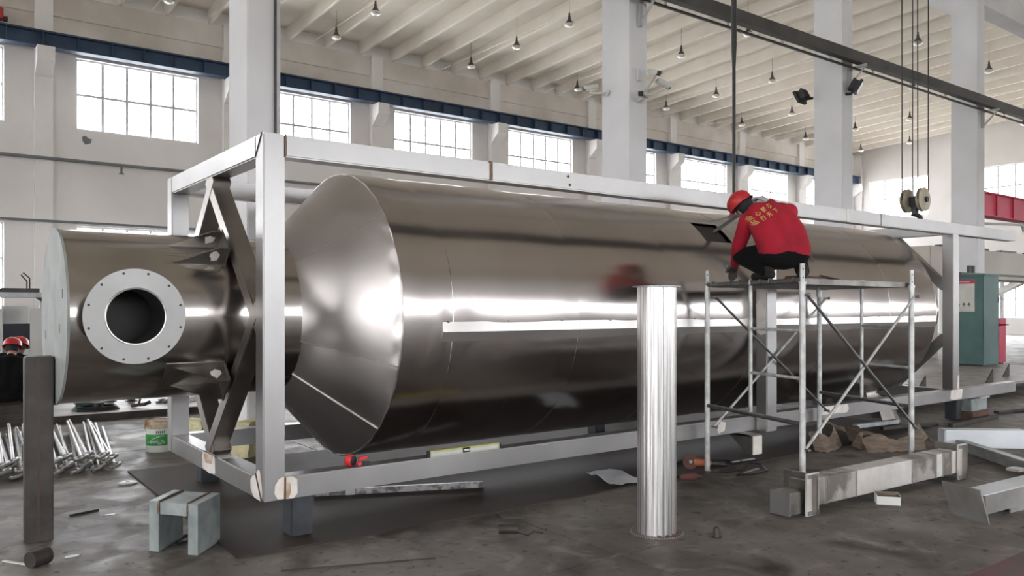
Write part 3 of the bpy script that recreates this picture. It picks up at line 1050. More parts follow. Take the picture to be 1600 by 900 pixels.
def blob(segs, voxel=.012, smooth=4, balls=()):
    """continuous surface over tapered limbs: segs are (p0, r0, p1, r1); balls (c, r, scale, matrix)"""
    mb = MB()
    for p0, r0, p1, r1 in segs:
        p0, p1 = Vector(p0), Vector(p1)
        if (p1 - p0).length > 1e-4:
            mb.cyl(p0, p1, r0, r1, 14)
        mb.sphere(p0, r0, n=14)
        mb.sphere(p1, r1, n=14)
    for c, r, s_, mx in balls:
        mb.sphere(c, r, s_, 16, mx)
    me = bpy.data.meshes.new('tmp_body')
    mb.bm.to_mesh(me)
    mb.bm.free()
    o = bpy.data.objects.new('tmp_body', me)
    COL.objects.link(o)
    rm = o.modifiers.new('r', 'REMESH')
    rm.mode = 'VOXEL'
    rm.voxel_size = voxel
    sm = o.modifiers.new('s', 'SMOOTH')
    sm.factor = .5
    sm.iterations = smooth
    dg = bpy.context.evaluated_depsgraph_get()
    ev = bpy.data.meshes.new_from_object(o.evaluated_get(dg))
    out = MB()
    out.bm.from_mesh(ev)
    bpy.data.objects.remove(o)
    bpy.data.meshes.remove(me)
    bpy.data.meshes.remove(ev)
    return out


def hand_segs(wrist, d, nrm, thumb_side, curl=.5, s_=1.0):
    """palm, four unequal curled fingers and a thumb leaving the side of the palm"""
    d, nrm = Vector(d).normalized(), Vector(nrm).normalized()
    side = d.cross(nrm).normalized() * thumb_side
    nrm = side.cross(d).normalized() * thumb_side
    w_ = Vector(wrist)
    segs = []
    for k in range(4):
        off = side * (.030 - .020 * k) * s_
        base = w_ + d * .085 * s_ + off
        segs.append((w_ + off * .6 + d * .01, .016 * s_, base, .012 * s_))
        L = (.040, .046, .043, .033)[k] * s_
        ang = 0.25
        p = base
        for j in range(3):
            ang += curl * (.9 if j else .6)
            q = p + (d * math.cos(ang) + nrm * math.sin(ang)) * L * (1, .75, .6)[j]
            segs.append((p, .0098 * s_, q, (.0092, .0088, .008)[j] * s_))
            p = q
    t0 = w_ + d * .025 * s_ + side * .026 * s_
    t1 = t0 + (side * .7 + d * .6 + nrm * .3).normalized() * .040 * s_
    t2 = t1 + (side * .25 + d * .8 + nrm * .5).normalized() * .032 * s_
    segs += [(t0, .014 * s_, t1, .011 * s_), (t1, .011 * s_, t2, .009 * s_)]
    return segs


def person(name, label, P, F, J, jacket_m, gloves, voxel=.013, group=None, helmet_m=None):
    """P pelvis in the world, F facing; J joints in (right, forward, up) about the pelvis"""
    P, F = Vector(P), Vector(F).normalized()
    U = Vector((0, 0, 1))
    Rr = F.cross(U)
    W = lambda t: P + Rr * t[0] + F * t[1] + U * t[2]
    D = lambda t: Rr * t[0] + F * t[1] + U * t[2]
    j = {k: W(v) for k, v in J.items() if k not in ('sole', 'head_up', 'head_fwd', 'handL_d', 'handR_d')}
    base = Vector((P.x, P.y, P.z + J['sole']))if False else Vector((P.x, P.y, P.z - .23))
    hu, hf = D(J['head_up']).normalized(), D(J['head_fwd']).normalized()
    hs = hf.cross(hu).normalized()
    hf = hu.cross(hs).normalized()
    hm = Matrix((hs, hf, hu)).transposed().to_4x4()
    hc = j['head']
    segs = [
        (j['pelvis'], .115, j['spine'], .115), (j['spine'], .115, j['chest'], .125), (j['chest'], .10, j['neck'], .058), (j['neck'], .055, hc - hu * .05, .056),
        (j['chest'], .10, j['shL'], .058), (j['chest'], .10, j['shR'], .058),
        (j['shL'], .054, j['elL'], .042), (j['elL'], .042, j['haL'], .028), (j['shR'], .054, j['elR'], .042), (j['elR'], .042, j['haR'], .028),
        (j['pelvis'], .11, j['hipL'], .10), (j['pelvis'], .11, j['hipR'], .10),
        (j['hipL'], .09, j['kneeL'], .058), (j['kneeL'], .058, j['ankL'], .038), (j['hipR'], .09, j['kneeR'], .058), (j['kneeR'], .058, j['ankR'], .038),
        (j['ankL'], .036, j['toeL'], .03), (j['ankR'], .036, j['toeR'], .03),
        (hc + hf * .085 - hu * .012, .016, hc + hf * .105 - hu * .035, .017),
        (hc + hf * .05 - hu * .085, .04, hc + hf * .075 - hu * .09, .026),
    ]
    balls = [(hc, .10, (.77, .95, 1.12), hm), (hc + hs * .078 - hu * .02, .026, (.35, .7, 1.15), hm), (hc - hs * .078 - hu * .02, .026, (.35, .7, 1.15), hm)]
    hL = D(J['handL_d'])
    hR = D(J['handR_d'])
    hs_l = hand_segs(j['haL'], hL, F * .3 - U, 1)
    hs_r = hand_segs(j['haR'], hR, F * .3 - U, -1)
    body = blob(segs + hs_l + hs_r, voxel * .8, 3, balls)
    t = thing(name, label, 'person', tuple(base), group)
    mk('body', body, M['skin'], t, ang=80)
    # face
    for s_ in (-1, 1):
        e_ = MB().sphere(hc + hf * .083 + hs * .032 * s_ + hu * .012, .0125, n=10)
        mk('eye', e_, M['white'], t)
    m = MB().tube([hc + hf * .096 - hu * .062 + hs * x for x in (-.024, 0, .024)], .005, 6)
    mk('mouth', m, M['jib'], t)
    # hair, helmet
    hb = MB().sphere(hc + hu * .012 - hf * .014, .106, (.80, .93, 1.05), 20, hm)
    fr = [v for v in hb.bm.verts if (v.co - hc).dot(hf) > .045 and (v.co - hc).dot(hu) < .06 or (v.co - hc).dot(hu) < -.07]
    bmesh.ops.delete(hb.bm, geom=fr, context='VERTS')
    mk('hair', hb, M['hair'], t)
    ho = hc + hu * .035
    HM = Matrix.Translation(ho) @ hm
    hel = MB().lathe([(.122, 0), (.121, .03), (.112, .068), (.090, .098), (.055, .118), (.0, .126)], 32, HM @ Matrix.Diagonal((.93, 1.12, 1, 1)))
    hel = hel.solid(.003)
    brim = MB()
    brim.quadgrid(lambda u, v: HM @ Vector((.93 * (.119 + (.012 + .055 * max(0, math.sin(2 * math.pi * u)) ** 3) * v) * math.cos(2 * math.pi * u),
                                             1.12 * (.119 + (.012 + .045 * max(0, math.sin(2 * math.pi * u)) ** 3) * v) * math.sin(2 * math.pi * u), .002 - .006 * v)), 40, 3)
    h_o = mk('helmet', hel, helmet_m or M['helmet'], t, ang=50)
    mk('brim', brim.solid(.003), helmet_m or M['helmet'], h_o, ang=50)
    rg = MB()
    for x in (-.022, .022):
        rg.tube([HM @ Vector((x, 1.12 * .121 * math.cos(a) * .98, .004 + .122 * math.sin(a))) for a in [R(12 + 156 * q / 16) for q in range(17)]], .005, 6)
    mk('ridge', rg, helmet_m or M['helmet'], h_o)
    # clothes
    jl = j['pelvis'] - j['spine']
    lo = j['pelvis'] + U * .045 + jl * .05
    s2 = Rr * .105
    jseg = [
        (lo - s2, .125, j['spine'] - s2 * 1.05, .125), (lo + s2, .125, j['spine'] + s2 * 1.05, .125),
        (lo - s2 - U * .01, .128, lo + s2 - U * .01, .128), (lo + U * .0, .135, j['spine'], .14), (j['spine'], .14, j['chest'] - F * .01, .135), (j['chest'] - F * .01, .132, j['neck'].lerp(j['chest'], .35), .085),
        (j['spine'] - s2, .13, j['chest'] - s2 * .9, .125), (j['spine'] + s2, .13, j['chest'] + s2 * .9, .125),
        (j['chest'] - s2 * .8, .12, j['shL'], .082), (j['chest'] + s2 * .8, .12, j['shR'], .082),
        (j['shL'], .08, j['shR'], .085), (j['chest'], .12, j['neck'] - (j['neck'] - j['chest']) * .25, .075),
        (j['shL'], .078, j['elL'], .064), (j['elL'], .063, j['haL'].lerp(j['elL'], .12), .047),
        (j['shR'], .078, j['elR'], .064), (j['elR'], .063, j['haR'].lerp(j['elR'], .12), .047),
    ]
    jk = blob(jseg, voxel, 5)
    bmj = BVHTree.FromBMesh(jk.bm)
    jo = mk('jacket', jk, jacket_m, t, ang=80)
    col_ = MB().tube([j['neck'] + (hs * math.cos(a) + hf * math.sin(a)) * .066 - hu * .015 for a in [k * math.pi / 8 for k in range(16)]], .02, 8, True)
    mk('collar', col_, jacket_m, jo)
    tseg = [(j['pelvis'] - U * .01, .135, j['hipL'], .125), (j['pelvis'] - U * .01, .135, j['hipR'], .125), (j['hipL'] - U * .012, .115, j['hipR'] - U * .012, .115),
            (j['hipL'], .118, j['kneeL'], .082), (j['kneeL'], .080, j['ankL'] + U * .01, .06), (j['hipR'], .118, j['kneeR'], .082), (j['kneeR'], .080, j['ankR'] + U * .01, .06)]
    mk('trousers', blob(tseg, voxel, 4), M['trouser'], t, ang=80)
    for k in ('L', 'R'):
        a, toe = j['ank' + k], j['toe' + k]
        z0 = P.z + J['sole']
        d = (toe - a)
        d.z = 0
        d.normalize()
        hl = a - d * .055
        hl.z = z0 + .045
        tp = a + d * .17
        tp.z = z0 + .036
        sh = blob([(hl, .042, tp, .034), (hl + d * .03, .042, hl + d * .02 + U * .055, .048), (hl + d * .09 + U * .012, .04, tp, .034)], .010, 3)
        for v in sh.bm.verts:
            if v.co.z < z0 + .008:
                v.co.z = z0 + .001
        so = mk('shoe', sh, M['shoe'], t, ang=60)
    for k, sg, m in (('L', hs_l, gloves[0]), ('R', hs_r, gloves[1])):
        if m:
            g = [(p, r + .004, q, s_ + .004) for p, r, q, s_ in sg]
            g.append((j['ha' + k].lerp(j['el' + k], .22), .042, j['ha' + k], .034))
            mk('glove', blob(g, .008, 2), m, t, ang=80)
    return t, jo, bmj, W, F, Rr


J1 = dict(pelvis=(0, 0, 0), sole=-.23, spine=(-.02, .05, .17), chest=(-.06, .19, .35), neck=(-.155, .33, .42), head=(-.225, .41, .45),
          head_up=(-.55, .30, .78), head_fwd=(-.15, .80, -.45), hipL=(-.105, .0, -.015), hipR=(.10, .0, 0),
          kneeL=(-.245, .41, .0), kneeR=(.265, .40, .07), ankL=(-.145, .03, -.165), ankR=(.175, .03, -.165),
          toeL=(-.20, .20, -.195), toeR=(.24, .20, -.195),
          shL=(-.25, .24, .295), shR=(.12, .21, .385), elL=(-.285, .37, .09), haL=(-.265, .54, -.08),
          elR=(.205, .38, .33), haR=(.03, .50, .525), handL_d=(.1, .8, -.35), handR_d=(-.55, .6, .45))
PW = (4.27, -1.0, 2.07)
FW = (.57, .82)
worker, jk_o, jk_bvh, Wf, Fv, Rv = person('person', 'crouching worker in red hard hat and printed red jacket on the scaffold', PW, (*FW, 0), J1, M['jacket'], (M['glove_d'], M['glove']))
# gold lettering printed on the back of the jacket, one piece per character
for chars, r0, u0, r1, u1 in (('全心服务', -.268, .322, -.105, .425), ('品行天下', -.244, .274, -.063, .379)):
    ex = Vector((r1 - r0, u1 - u0)).normalized()
    ey = Vector((-ex.y, ex.x))
    for k_, ch in enumerate(chars):
        c = bpy.data.curves.new('print', 'FONT')
        c.body = ch
        c.size = 1
        c.offset = .018
        to = bpy.data.objects.new('print', c)
        COL.objects.link(to)
        tm = bpy.data.meshes.new_from_object(to.evaluated_get(bpy.context.evaluated_depsgraph_get()))
        bpy.data.objects.remove(to)
        bpy.data.curves.remove(c)
        tb_ = bmesh.new()
        tb_.from_mesh(tm)
        bpy.data.meshes.remove(tm)
        bmesh.ops.triangulate(tb_, faces=tb_.faces[:])
        bmesh.ops.subdivide_edges(tb_, edges=[e_ for e_ in tb_.edges if e_.calc_length() > .2], cuts=2)
        xm = (min(v.co.x for v in tb_.verts) + max(v.co.x for v in tb_.verts)) / 2
        ym = (min(v.co.y for v in tb_.verts) + max(v.co.y for v in tb_.verts)) / 2
        cen = Vector((r0, u0)).lerp(Vector((r1, u1)), k_ / 3)
        for v in tb_.verts:
            q = cen + ex * (v.co.x - xm) * .046 + ey * (v.co.y - ym) * .046
            h = jk_bvh.ray_cast(Wf((q.x, -1.0, q.y)), Fv)
            v.co = (h[0] - Fv * .004 + h[1] * .002) if h[0] is not None else Wf((q.x, .2, q.y))
        mm = MB()
        mm.bm.free()
        mm.bm = tb_
        mk('printed_character', mm, M['ink'], jk_o, ang=0)
torch = thing('welding_torch', 'dark welding torch in the left hand of the worker on the scaffold', 'torch', tuple(Wf((-.29, .60, -.10))))
mk('handle', MB().tube([Wf((-.27, .50, -.11)), Wf((-.28, .60, -.12)), Wf((-.29, .70, -.11))], .014, 8), M['black'], torch)
mk('nozzle', MB().tube([Wf((-.29, .70, -.11)), Wf((-.29, .76, -.10)), Wf((-.28, .80, -.07))], .010, 8), M['seam'], torch)
# two men crouching behind the dark post on the left
J2 = dict(pelvis=(0, 0, 0), sole=-.23, spine=(0, .06, .19), chest=(0, .19, .36), neck=(0, .31, .47), head=(0, .38, .57),
          head_up=(0, .35, .95), head_fwd=(0, .95, -.35), hipL=(-.10, 0, 0), hipR=(.10, 0, 0), kneeL=(-.22, .40, .04), kneeR=(.22, .40, .04),
          ankL=(-.15, .03, -.165), ankR=(.15, .03, -.165), toeL=(-.19, .2, -.195), toeR=(.19, .2, -.195),
          shL=(-.19, .22, .36), shR=(.19, .22, .36), elL=(-.27, .42, .16), elR=(.27, .42, .16), haL=(-.10, .60, .10), haR=(.10, .60, .10),
          handL_d=(.3, .8, -.3), handR_d=(-.3, .8, -.3))
J2.update(sole=-.45, kneeL=(-.18, .40, .0), kneeR=(.18, .40, .0), ankL=(-.15, .30, -.385), ankR=(.15, .30, -.385), toeL=(-.18, .46, -.415), toeR=(.18, .46, -.415))
person('person', 'man in red hard hat and black clothes sitting behind the dark square post', (-.79, 7.6, .45), (.25, .97, 0), J2, M['jack_d'], (None, None), .016)
crate = thing('low_crate', 'low dark crate under the man in black behind the dark post', 'crate', (-.79, 7.60, 0))
for z in (.0, .095, .19):
    mk('slat', MB().box(-.99, 7.41, z, -.59, 7.43, z + .085), M['rust'], crate, ang=0)
    mk('slat', MB().box(-.99, 7.77, z, -.59, 7.79, z + .085), M['rust'], crate, ang=0)
mk('top', MB().box(-1.0, 7.40, .275, -.58, 7.80, .29), M['rust'], crate, ang=0)
J3 = dict(J2)
J3.update(head=(.04, .42, .55))
person('person', 'second man in red hard hat, mostly hidden behind the man in black', (-.74, 8.55, .45), (.45, .89, 0), J3, M['jack_d'], (None, None), .018)
c2 = dup(crate, (-.74, 8.55, 0), None, 'low dark crate under the second man in a red hard hat')
# ================================================================ THINGS HUNG AND LIFTED
hb = thing('hook_block', 'crane hook block with two cream sheaves hanging on four ropes above the vessel', 'hook block', (10.96, 1.2, 3.02))
hy = 1.2
for y in (hy - .125, hy + .125):
    Mx = Matrix.Translation((10.96, y, 3.30)) @ Matrix.Rotation(R(90), 4, 'X')
    sh = mk('sheave', MB().lathe([(.03, -.05), (.06, -.04), (.17, -.036), (.19, -.028), (.16, -.009), (.16, .009), (.19, .028), (.17, .036), (.06, .04), (.03, .05)], 40, Mx, True), pm('sheave_cream', (.42, .37, .27, 1), .5, col2=(.30, .26, .19, 1), scale=5) if y < hy else bpy.data.materials['sheave_cream'], hb)
    mk('hub', MB().cyl((10.96, y - .075, 3.30), (10.96, y + .075, 3.30), .045, n=18), M['black'], sh)
    for s_ in (-1, 1):
        x = 10.96 + .165 * s_
        mk('rope', MB().cyl((x, y, 3.30), (x + .02 * s_, y, 12.5), .0085, n=6), M['rope'], hb)
mk('yoke', MB().box(10.90, hy - .075, 3.20, 11.02, hy + .075, 3.36, .01).box(10.92, hy - .19, 3.28, 11.0, hy + .19, 3.32), M['black'], hb)
mk('shank', MB().cyl((10.96, hy, 3.08), (10.96, hy, 3.22), .05, .06, 18), M['black'], hb)
pts = [(10.96, hy, 3.10)] + [(10.96 + .075 * math.cos(a) * .8 , hy - .02 * 0 + .0, 2.985 + .075 * math.sin(a)) for a in [R(100 - 26 * k) for k in range(11)]]
pts = [Vector((10.96, hy, 3.10))] + [Vector((10.96 + .06 * math.cos(R(115 - 27 * k)), hy - .06 * math.cos(R(115 - 27 * k)), 2.99 + .085 * math.sin(R(115 - 27 * k)))) for k in range(10)]
mk('hook', MB().tube(pts, [.035, .034, .036, .038, .038, .036, .033, .028, .02, .014, .008], 10), M['black'], hb)
sl = thing('lifting_sling', 'long black sling hanging down beside the red hard hat of the worker', 'sling', (6.42, 1.2, 2.70))
mk('webbing', MB().tube([(6.42, 1.2, z) for z in (2.70, 4.6, 4.9, 5.6, 6.0, 7.0, 8.2, 9.5)], [.02, .022, .034, .034, .03, .026, .02, .018], 8), M['rope'], sl)
for s_ in (-1, 1):
    mk('strand', MB().tube([(6.42, 1.2, 6.2), (6.42 + .03 * s_, 1.2 - .03 * s_, 7.2), (6.42 + .12 * s_, 1.2 - .12 * s_, 12.6)], .012, 6), M['rope'], sl)

# lights and cameras on the columns
def floodlight(name, label, loc, aim):
    t = thing(name, label, 'floodlight', loc)
    d = Vector(aim).normalized()
    q = d.to_track_quat('Z', 'Y').to_matrix().to_4x4()
    Mx = Matrix.Translation(loc) @ q
    b = MB().prism([(-.16, -.13), (.16, -.13), (.16, .13), (-.16, .13)], .06, Mx)
    c = MB()
    c.box(-.12, -.10, -.10, .12, .10, 0, .01, Mx)
    for k in range(5):
        c.box(-.13 + .06 * k, -.11, -.13, -.115 + .06 * k, .11, -.09, 0, Mx)
    mk('housing', b, M['black'], t)
    mk('heat_sink', c, M['black'], t)
    mk('lens', MB().box(-.135, -.105, .058, .135, .105, .064, 0, Mx), M['film'], t)
    return t


f1 = floodlight('floodlight', 'black floodlight on the third column under the rail bracket, white lens showing', (13.36, 3.56, 6.02), (.45, -.75, -.5))
mk('arm', MB().tube([(13.30, 3.765, 5.90), (13.30, 3.66, 5.88), (13.33, 3.60, 5.97)], .03, 8), M['black'], f1)
f2 = floodlight('floodlight', 'black floodlight on the far side of the third column, seen from behind', (13.10, 4.66, 6.0), (-.1, .9, -.45))
mk('arm', MB().tube([(13.20, 4.44, 5.95), (13.17, 4.55, 5.95), (13.14, 4.62, 5.99)], .03, 8), M['black'], f2)


def cctv(label, base, head, aim):
    t = thing('security_camera', label, 'camera', base, 'security cameras on the second column')
    d = Vector(aim).normalized()
    Mx = Matrix.Translation(head) @ d.to_track_quat('X', 'Z').to_matrix().to_4x4()
    mk('housing', MB().box(-.13, -.04, -.036, .10, .04, .036, .012, Mx), M['cctv'], t)
    mk('sun_shield', MB().box(-.14, -.05, .038, .14, .05, .046, .004, Mx).box(-.14, -.05, -.01, .13, -.045, .04, 0, Mx).box(-.14, .045, -.01, .13, .05, .04, 0, Mx), M['cctv'], t)
    mk('lens', MB().box(.10, -.038, -.034, .112, .038, .034, .006, Mx), M['black'], t)
    h = Vector(head)
    mk('arm', MB().tube([base, Vector(base).lerp(h, .6) - Vector((0, 0, .05)), h - Vector((0, 0, .07)), h - Vector((0, 0, .04))], .018, 8), M['cctv'], t)
    mk('foot', MB().cyl(Vector(base), Vector(base) + (h - Vector(base)).normalized() * .03, .05, n=14), M['cctv'], t)


cctv('white security camera on the second column pointing to the right', (7.50, 3.735, 4.94), (7.66, 3.50, 5.10), (.9, -.25, -.3))
cctv('security camera on the second column with its dark lens facing out, topmost of the cluster', (7.45, 3.735, 4.98), (7.36, 3.42, 5.22), (-.15, -.9, -.35))
cctv('small security camera low on the second column pointing down left', (7.36, 3.735, 4.86), (7.20, 3.56, 4.90), (-.6, -.6, -.25))
cctv('security camera on the left side of the second column, above the crane beam', (7.17, 4.25, 5.05), (6.92, 4.42, 5.12), (-.9, .2, -.2))
bx = MB().box(7.30, 3.72, 5.16, 7.38, 3.763, 5.36, .005)
tag(mk('junction_box', bx, M['column'], origin=(7.34, 3.74, 5.16)), 'small pale junction box on the second column above the cameras', 'box')

# ================================================================ AROUND THE FRAME
pl = MB().prism([(-.19, -.07), (1.2, -.12), (2.2, -.13), (8.9, -.05), (8.9, 2.95), (-.16, 3.27)], .016)
tag(mk('floor_plate', pl, M['plate'], origin=(4, 1.5, 0)), 'large dark brown steel plate on the floor under the frame', 'plate')

tp = thing('tape_measure', 'small red and black tape measure lying on the bottom beam', 'tape measure', (.70, .07, ZB + T))
zt = ZB + T
Mx = Matrix.Translation((.66, .075, zt + .042)) @ Matrix.Rotation(R(25), 4, 'Z') @ Matrix.Rotation(R(90), 4, 'X')
mk('case', MB().lathe([(0, -.026), (.034, -.026), (.041, -.018), (.041, .018), (.034, .026), (0, .026)], 28, Mx), M['tapered'], tp)
mk('grip', MB().lathe([(.030, -.027), (.036, -.0275), (.036, -.024), (.03, -.024)], 24, Mx, True).lathe([(0, .026), (.036, .026), (.03, .030), (0, .030)], 24, Mx), M['black'], tp)
mk('latch', MB().bar((.71, .055, zt + .05), (.78, .05, zt + .058), .03, .02, (0, 0, 1), .006).bar((.70, .055, zt + .018), (.735, .05, zt + .018), .03, .03, (0, 0, 1), .008), M['tapered'], tp)
mk('blade', MB().bar((.73, .055, zt + .022), (.80, .045, zt + .018), .022, .012), M['black'], tp)
lv = thing('spirit_level', 'yellow and silver spirit level lying along the bottom beam', 'spirit level', (1.6, .03, zt))
mk('body', MB().box(1.28, .012, zt, 1.93, .032, zt + .048, .003), M['alu'], lv)
mk('top_web', MB().box(1.28, .008, zt + .044, 1.93, .036, zt + .050), M['yellow'], lv)
mk('groove', MB().box(1.30, .0105, zt + .012, 1.91, .0125, zt + .034), M['labelw'], lv)
mk('end_cap', MB().box(1.262, .008, zt, 1.284, .036, zt + .05, .003), M['black'], lv)
mk('end_cap', MB().box(1.926, .008, zt, 1.940, .036, zt + .05, .003), M['black'], lv)
v_ = mk('vial_window', MB().box(1.575, .008, zt + .008, 1.64, .012, zt + .046), M['black'], lv, ang=0)
mk('vial', MB().cyl((1.585, .006, zt + .026), (1.63, .006, zt + .026), .008, n=10), M['film'], v_)

br_ = thing('steel_bar', 'long worn steel bar lying on the floor plate under the bottom beam', 'bar', (1.5, .9, .016))
mk('bar', MB().bar((.86, 1.19, .042), (2.19, .615, .042), .05, .05, (0, 0, 1), .004), pm('scuffed_bar', (.30, .29, .29, 1), .45, .6, col2=(.10, .095, .09, 1), scale=14, detail=7, lo=.42, hi=.58), br_)
mk('sleeve', MB().bar((1.10, 1.087, .042), (1.17, 1.056, .042), .054, .054), M['galv'], br_)
# small galvanised stool of square tube
so = thing('tube_stool', 'low stool welded from pale galvanised channel, in front of the frame corner', 'stool', (-.36, .30, 0))
ax, ay = Vector((.222, -.294, 0)).normalized(), Vector((.222 * 0 + .19, .215, 0)).normalized()
p0 = Vector((-.60, .447, 0))


def Q(u, v, z):
    q = p0 + ax * u + ay * v
    return Vector((q.x, q.y, z))


def obox(mb, u0, v0, z0, u1, v1, z1):
    b = bmesh.new()
    c = [b.verts.new(Q(u, v, z)) for z in (z0, z1) for u, v in ((u0, v0), (u1, v0), (u1, v1), (u0, v1))]
    b.faces.new((c[3], c[2], c[1], c[0]))
    b.faces.new(c[4:])
    for i in range(4):
        b.faces.new((c[i], c[(i + 1) % 4], c[4 + (i + 1) % 4], c[4 + i]))
    bmesh.ops.recalc_face_normals(b, faces=b.faces)
    bmesh.ops.bevel(b, geom=b.edges[:], offset=.003, segments=1, affect='EDGES')
    mb.join(b)
    return mb


SH = .33
for u in (0, .30):
    lg = mk('leg', obox(MB(), u, 0, 0, u + .075, .33, SH), M['stool'], so)
mk('seat', obox(MB(), .078, .005, SH - .085, .297, .325, SH - .004), M['stool'], so)
for u in (.075, .298):
    mk('weld', MB().tube([Q(u, .0, SH - .08), Q(u, -.002, SH - .03), Q(u, .004, SH), Q(u, .16, SH + .003), Q(u, .325, SH)], .007, 6), M['weld'], so)
for i, (c, s_, lb) in enumerate((((-.30, .70, 0), (.10, .05), 'thin dark steel offcut on the floor behind the stool, farther one'), ((-.34, .53, 0), (.09, .03), 'thin dark steel offcut on the floor between the stool legs'))):
    m = MB().prism([(-s_[0], -s_[1]), (s_[0], -s_[1] * .6), (s_[0] * .9, s_[1]), (-s_[0] * .7, s_[1] * .8)], .015, Matrix.Translation(c) @ Matrix.Rotation(R(20), 4, 'Z'))
    tag(mk('steel_offcut', m, M['rust'], origin=c), lb, 'offcut')
# dark square post
dp = thing('square_post', 'short dark square steel post standing beside the vessel neck', 'post', (-1.13, 1.16, 0))
Mx = Matrix.Translation((-1.146, 1.19, 0)) @ Matrix.Rotation(R(-3), 4, 'Z')
mk('tube', MB().box(-.086, -.086, 0, .086, .086, 1.262, .008, Mx), M['rust'], dp)
mk('top_opening', MB().box(-.074, -.074, 1.2622, .074, .074, 1.2635, 0, Mx), M['black'], dp, ang=0)
mk('weld_seam', MB().box(-.012, -.0885, .02, .004, -.085, 1.25, 0, Mx), pm('dark_weld_seam', (.07, .05, .042, 1), .5, .5), dp)
# spool and scraps on the left
sp = thing('pipe_cap', 'short rusty round steel plug lying at the lower left edge', 'plug', (-1.22, .53, 0))
mk('body', MB().cyl((-1.27, .50, .052), (-1.18, .56, .052), .05, n=24), M['rust'], sp)
mk('rim', MB().cyl((-1.185, .555, .052), (-1.17, .567, .052), .053, n=24), M['rust'], sp)
def scrap(name, label, cat, poly, h, loc, rot, mat):
    return tag(mk(name, MB().prism(poly, h, Matrix.Translation(loc) @ Matrix.Rotation(R(rot), 4, 'Z')), mat, origin=loc), label, cat)


scrap('bright_strip', 'thin bright metal strip on the floor beside the rusty plug', 'strip', [(-.10, -.012), (.10, -.012), (.10, .012), (-.10, .012)], .004, (-1.33, .69, 0), -58, M['white'])
scrap('steel_rod', 'thin dark rod lying on the floor right of the dark post', 'rod', [(-.11, -.009), (.11, -.009), (.11, .009), (-.11, .009)], .016, (-.77, 1.78, 0), 18, M['rust'])
scrap('metal_washer', 'pale flat scrap on the floor near the rusty plug', 'scrap', [(-.05, -.02), (.02, -.03), (.05, .0), (.0, .025), (-.04, .02)], .005, (-1.02, .62, 0), 10, M['galv'])
scrap('metal_flake', 'small pale flake on the floor left of the stool', 'scrap', [(-.05, -.015), (.03, -.02), (.05, .01), (-.02, .02)], .003, (-.62, 1.62, 0), 0, M['galv'])
wd = thing('steel_disc', 'small round metal disc on the floor by the corner of the dark plate', 'disc', (-.24, 2.78, 0))
mk('disc', MB().lathe([(.02, 0), (.075, 0), (.08, .012), (.05, .02), (.02, .02)], 28, Matrix.Translation((-.27, 2.72, 0)), True), M['galv'], wd)
mk('core', MB().cyl((-.27, 2.72, 0), (-.27, 2.72, .016), .02, n=16), M['rust'], wd)
for a, b_, lb in (((-.06, -.47, .004), (.82, -.82, .004), 'thin dark rod on the floor along the bottom edge of the picture'), ((-.30, -.78, .004), (-.1, -.62, .004), 'short thin rod on the floor at the bottom edge, left of the long one')):
    tag(mk('thin_rod', MB().bar(a, b_, .012, .008), M['rust'], origin=a), lb, 'rod')
# bucket with green label
bu = thing('paint_bucket', 'white bucket with rusty rim and green label behind the frame', 'bucket', (.36, 4.38, 0))
BX, BY = .40, 4.36
mk('body', MB().lathe([(.0, .0), (.148, 0), (.152, .015), (.166, .345), (.160, .345), (.147, .03), (0, .02)], 48, Matrix.Translation((BX, BY, 0))), M['labelw'], bu)
mk('rim', MB().lathe([(.166, .30), (.174, .305), (.174, .315), (.167, .32), (.167, .338), (.175, .342), (.175, .352), (.160, .352)], 48, Matrix.Translation((BX, BY, 0))), M['rusty'], bu)
mk('rust_drips', MB().lathe([(.1655, .26), (.1668, .262), (.1678, .30), (.1665, .30)], 40, Matrix.Translation((BX, BY, 0)), True), M['rusty'], bu)
mk('lid', MB().cyl((BX, BY, .33), (BX, BY, .338), .158, n=36), M['rusty'], bu)
a0, a1 = R(-175), R(-40)
lab = mk('label', MB().lathe([(.1565, .075), (.1607, .20)], 30, Matrix.Translation((BX, BY, 0)), False, a0, a1).solid(.0015), M['green'], bu)
mk('arc', MB().tube([Vector((BX, BY, 0)) + Vector((math.cos(a) * .1595, math.sin(a) * .1595, .10 + .085 * math.sin((a - R(-160)) / R(70) * math.pi * .5))) for a in [R(-160 + 7 * k) for k in range(11)]], .0035, 5), M['labelw'], lab)
ph = MB()
rn = random.Random(3)
for k in range(9):
    a = R(-140 + 6 * k)
    ph.sphere((BX + .1575 * math.cos(a), BY + .1575 * math.sin(a), .10 + rn.uniform(0, .035)), .016, (1, 1, .8), 8)
mk('printed_picture', ph, M['galv'], lab)
lt = MB()
for k, wd_ in enumerate((5, 3, 6, 4, 6)):
    a = R(-118 + 7 * k)
    c = Vector((BX + .1625 * math.cos(a), BY + .1625 * math.sin(a), .225))
    Mx = Matrix.Translation(c) @ Matrix.Rotation(a + R(90), 4, 'Z')
    lt.box(-.008, -.001, -.012, .008, .0015, -.006, 0, Mx).box(-.008, -.001, .006, .008, .0015, .012, 0, Mx).box(-.003, -.001, -.012, .003, .0015, .012, 0, Mx)
mk('lettering', lt, M['black'], lab)
mk('bail', MB().tube([Vector((BX, BY, 0)) + Vector((-.175 * math.cos(t), -.03, .30 - .17 * math.sin(t))) - Vector((0, .165 * math.sin(t), 0)) * .0 for t in [k * .26 for k in range(7)]], .003, 5), M['rust'], bu)
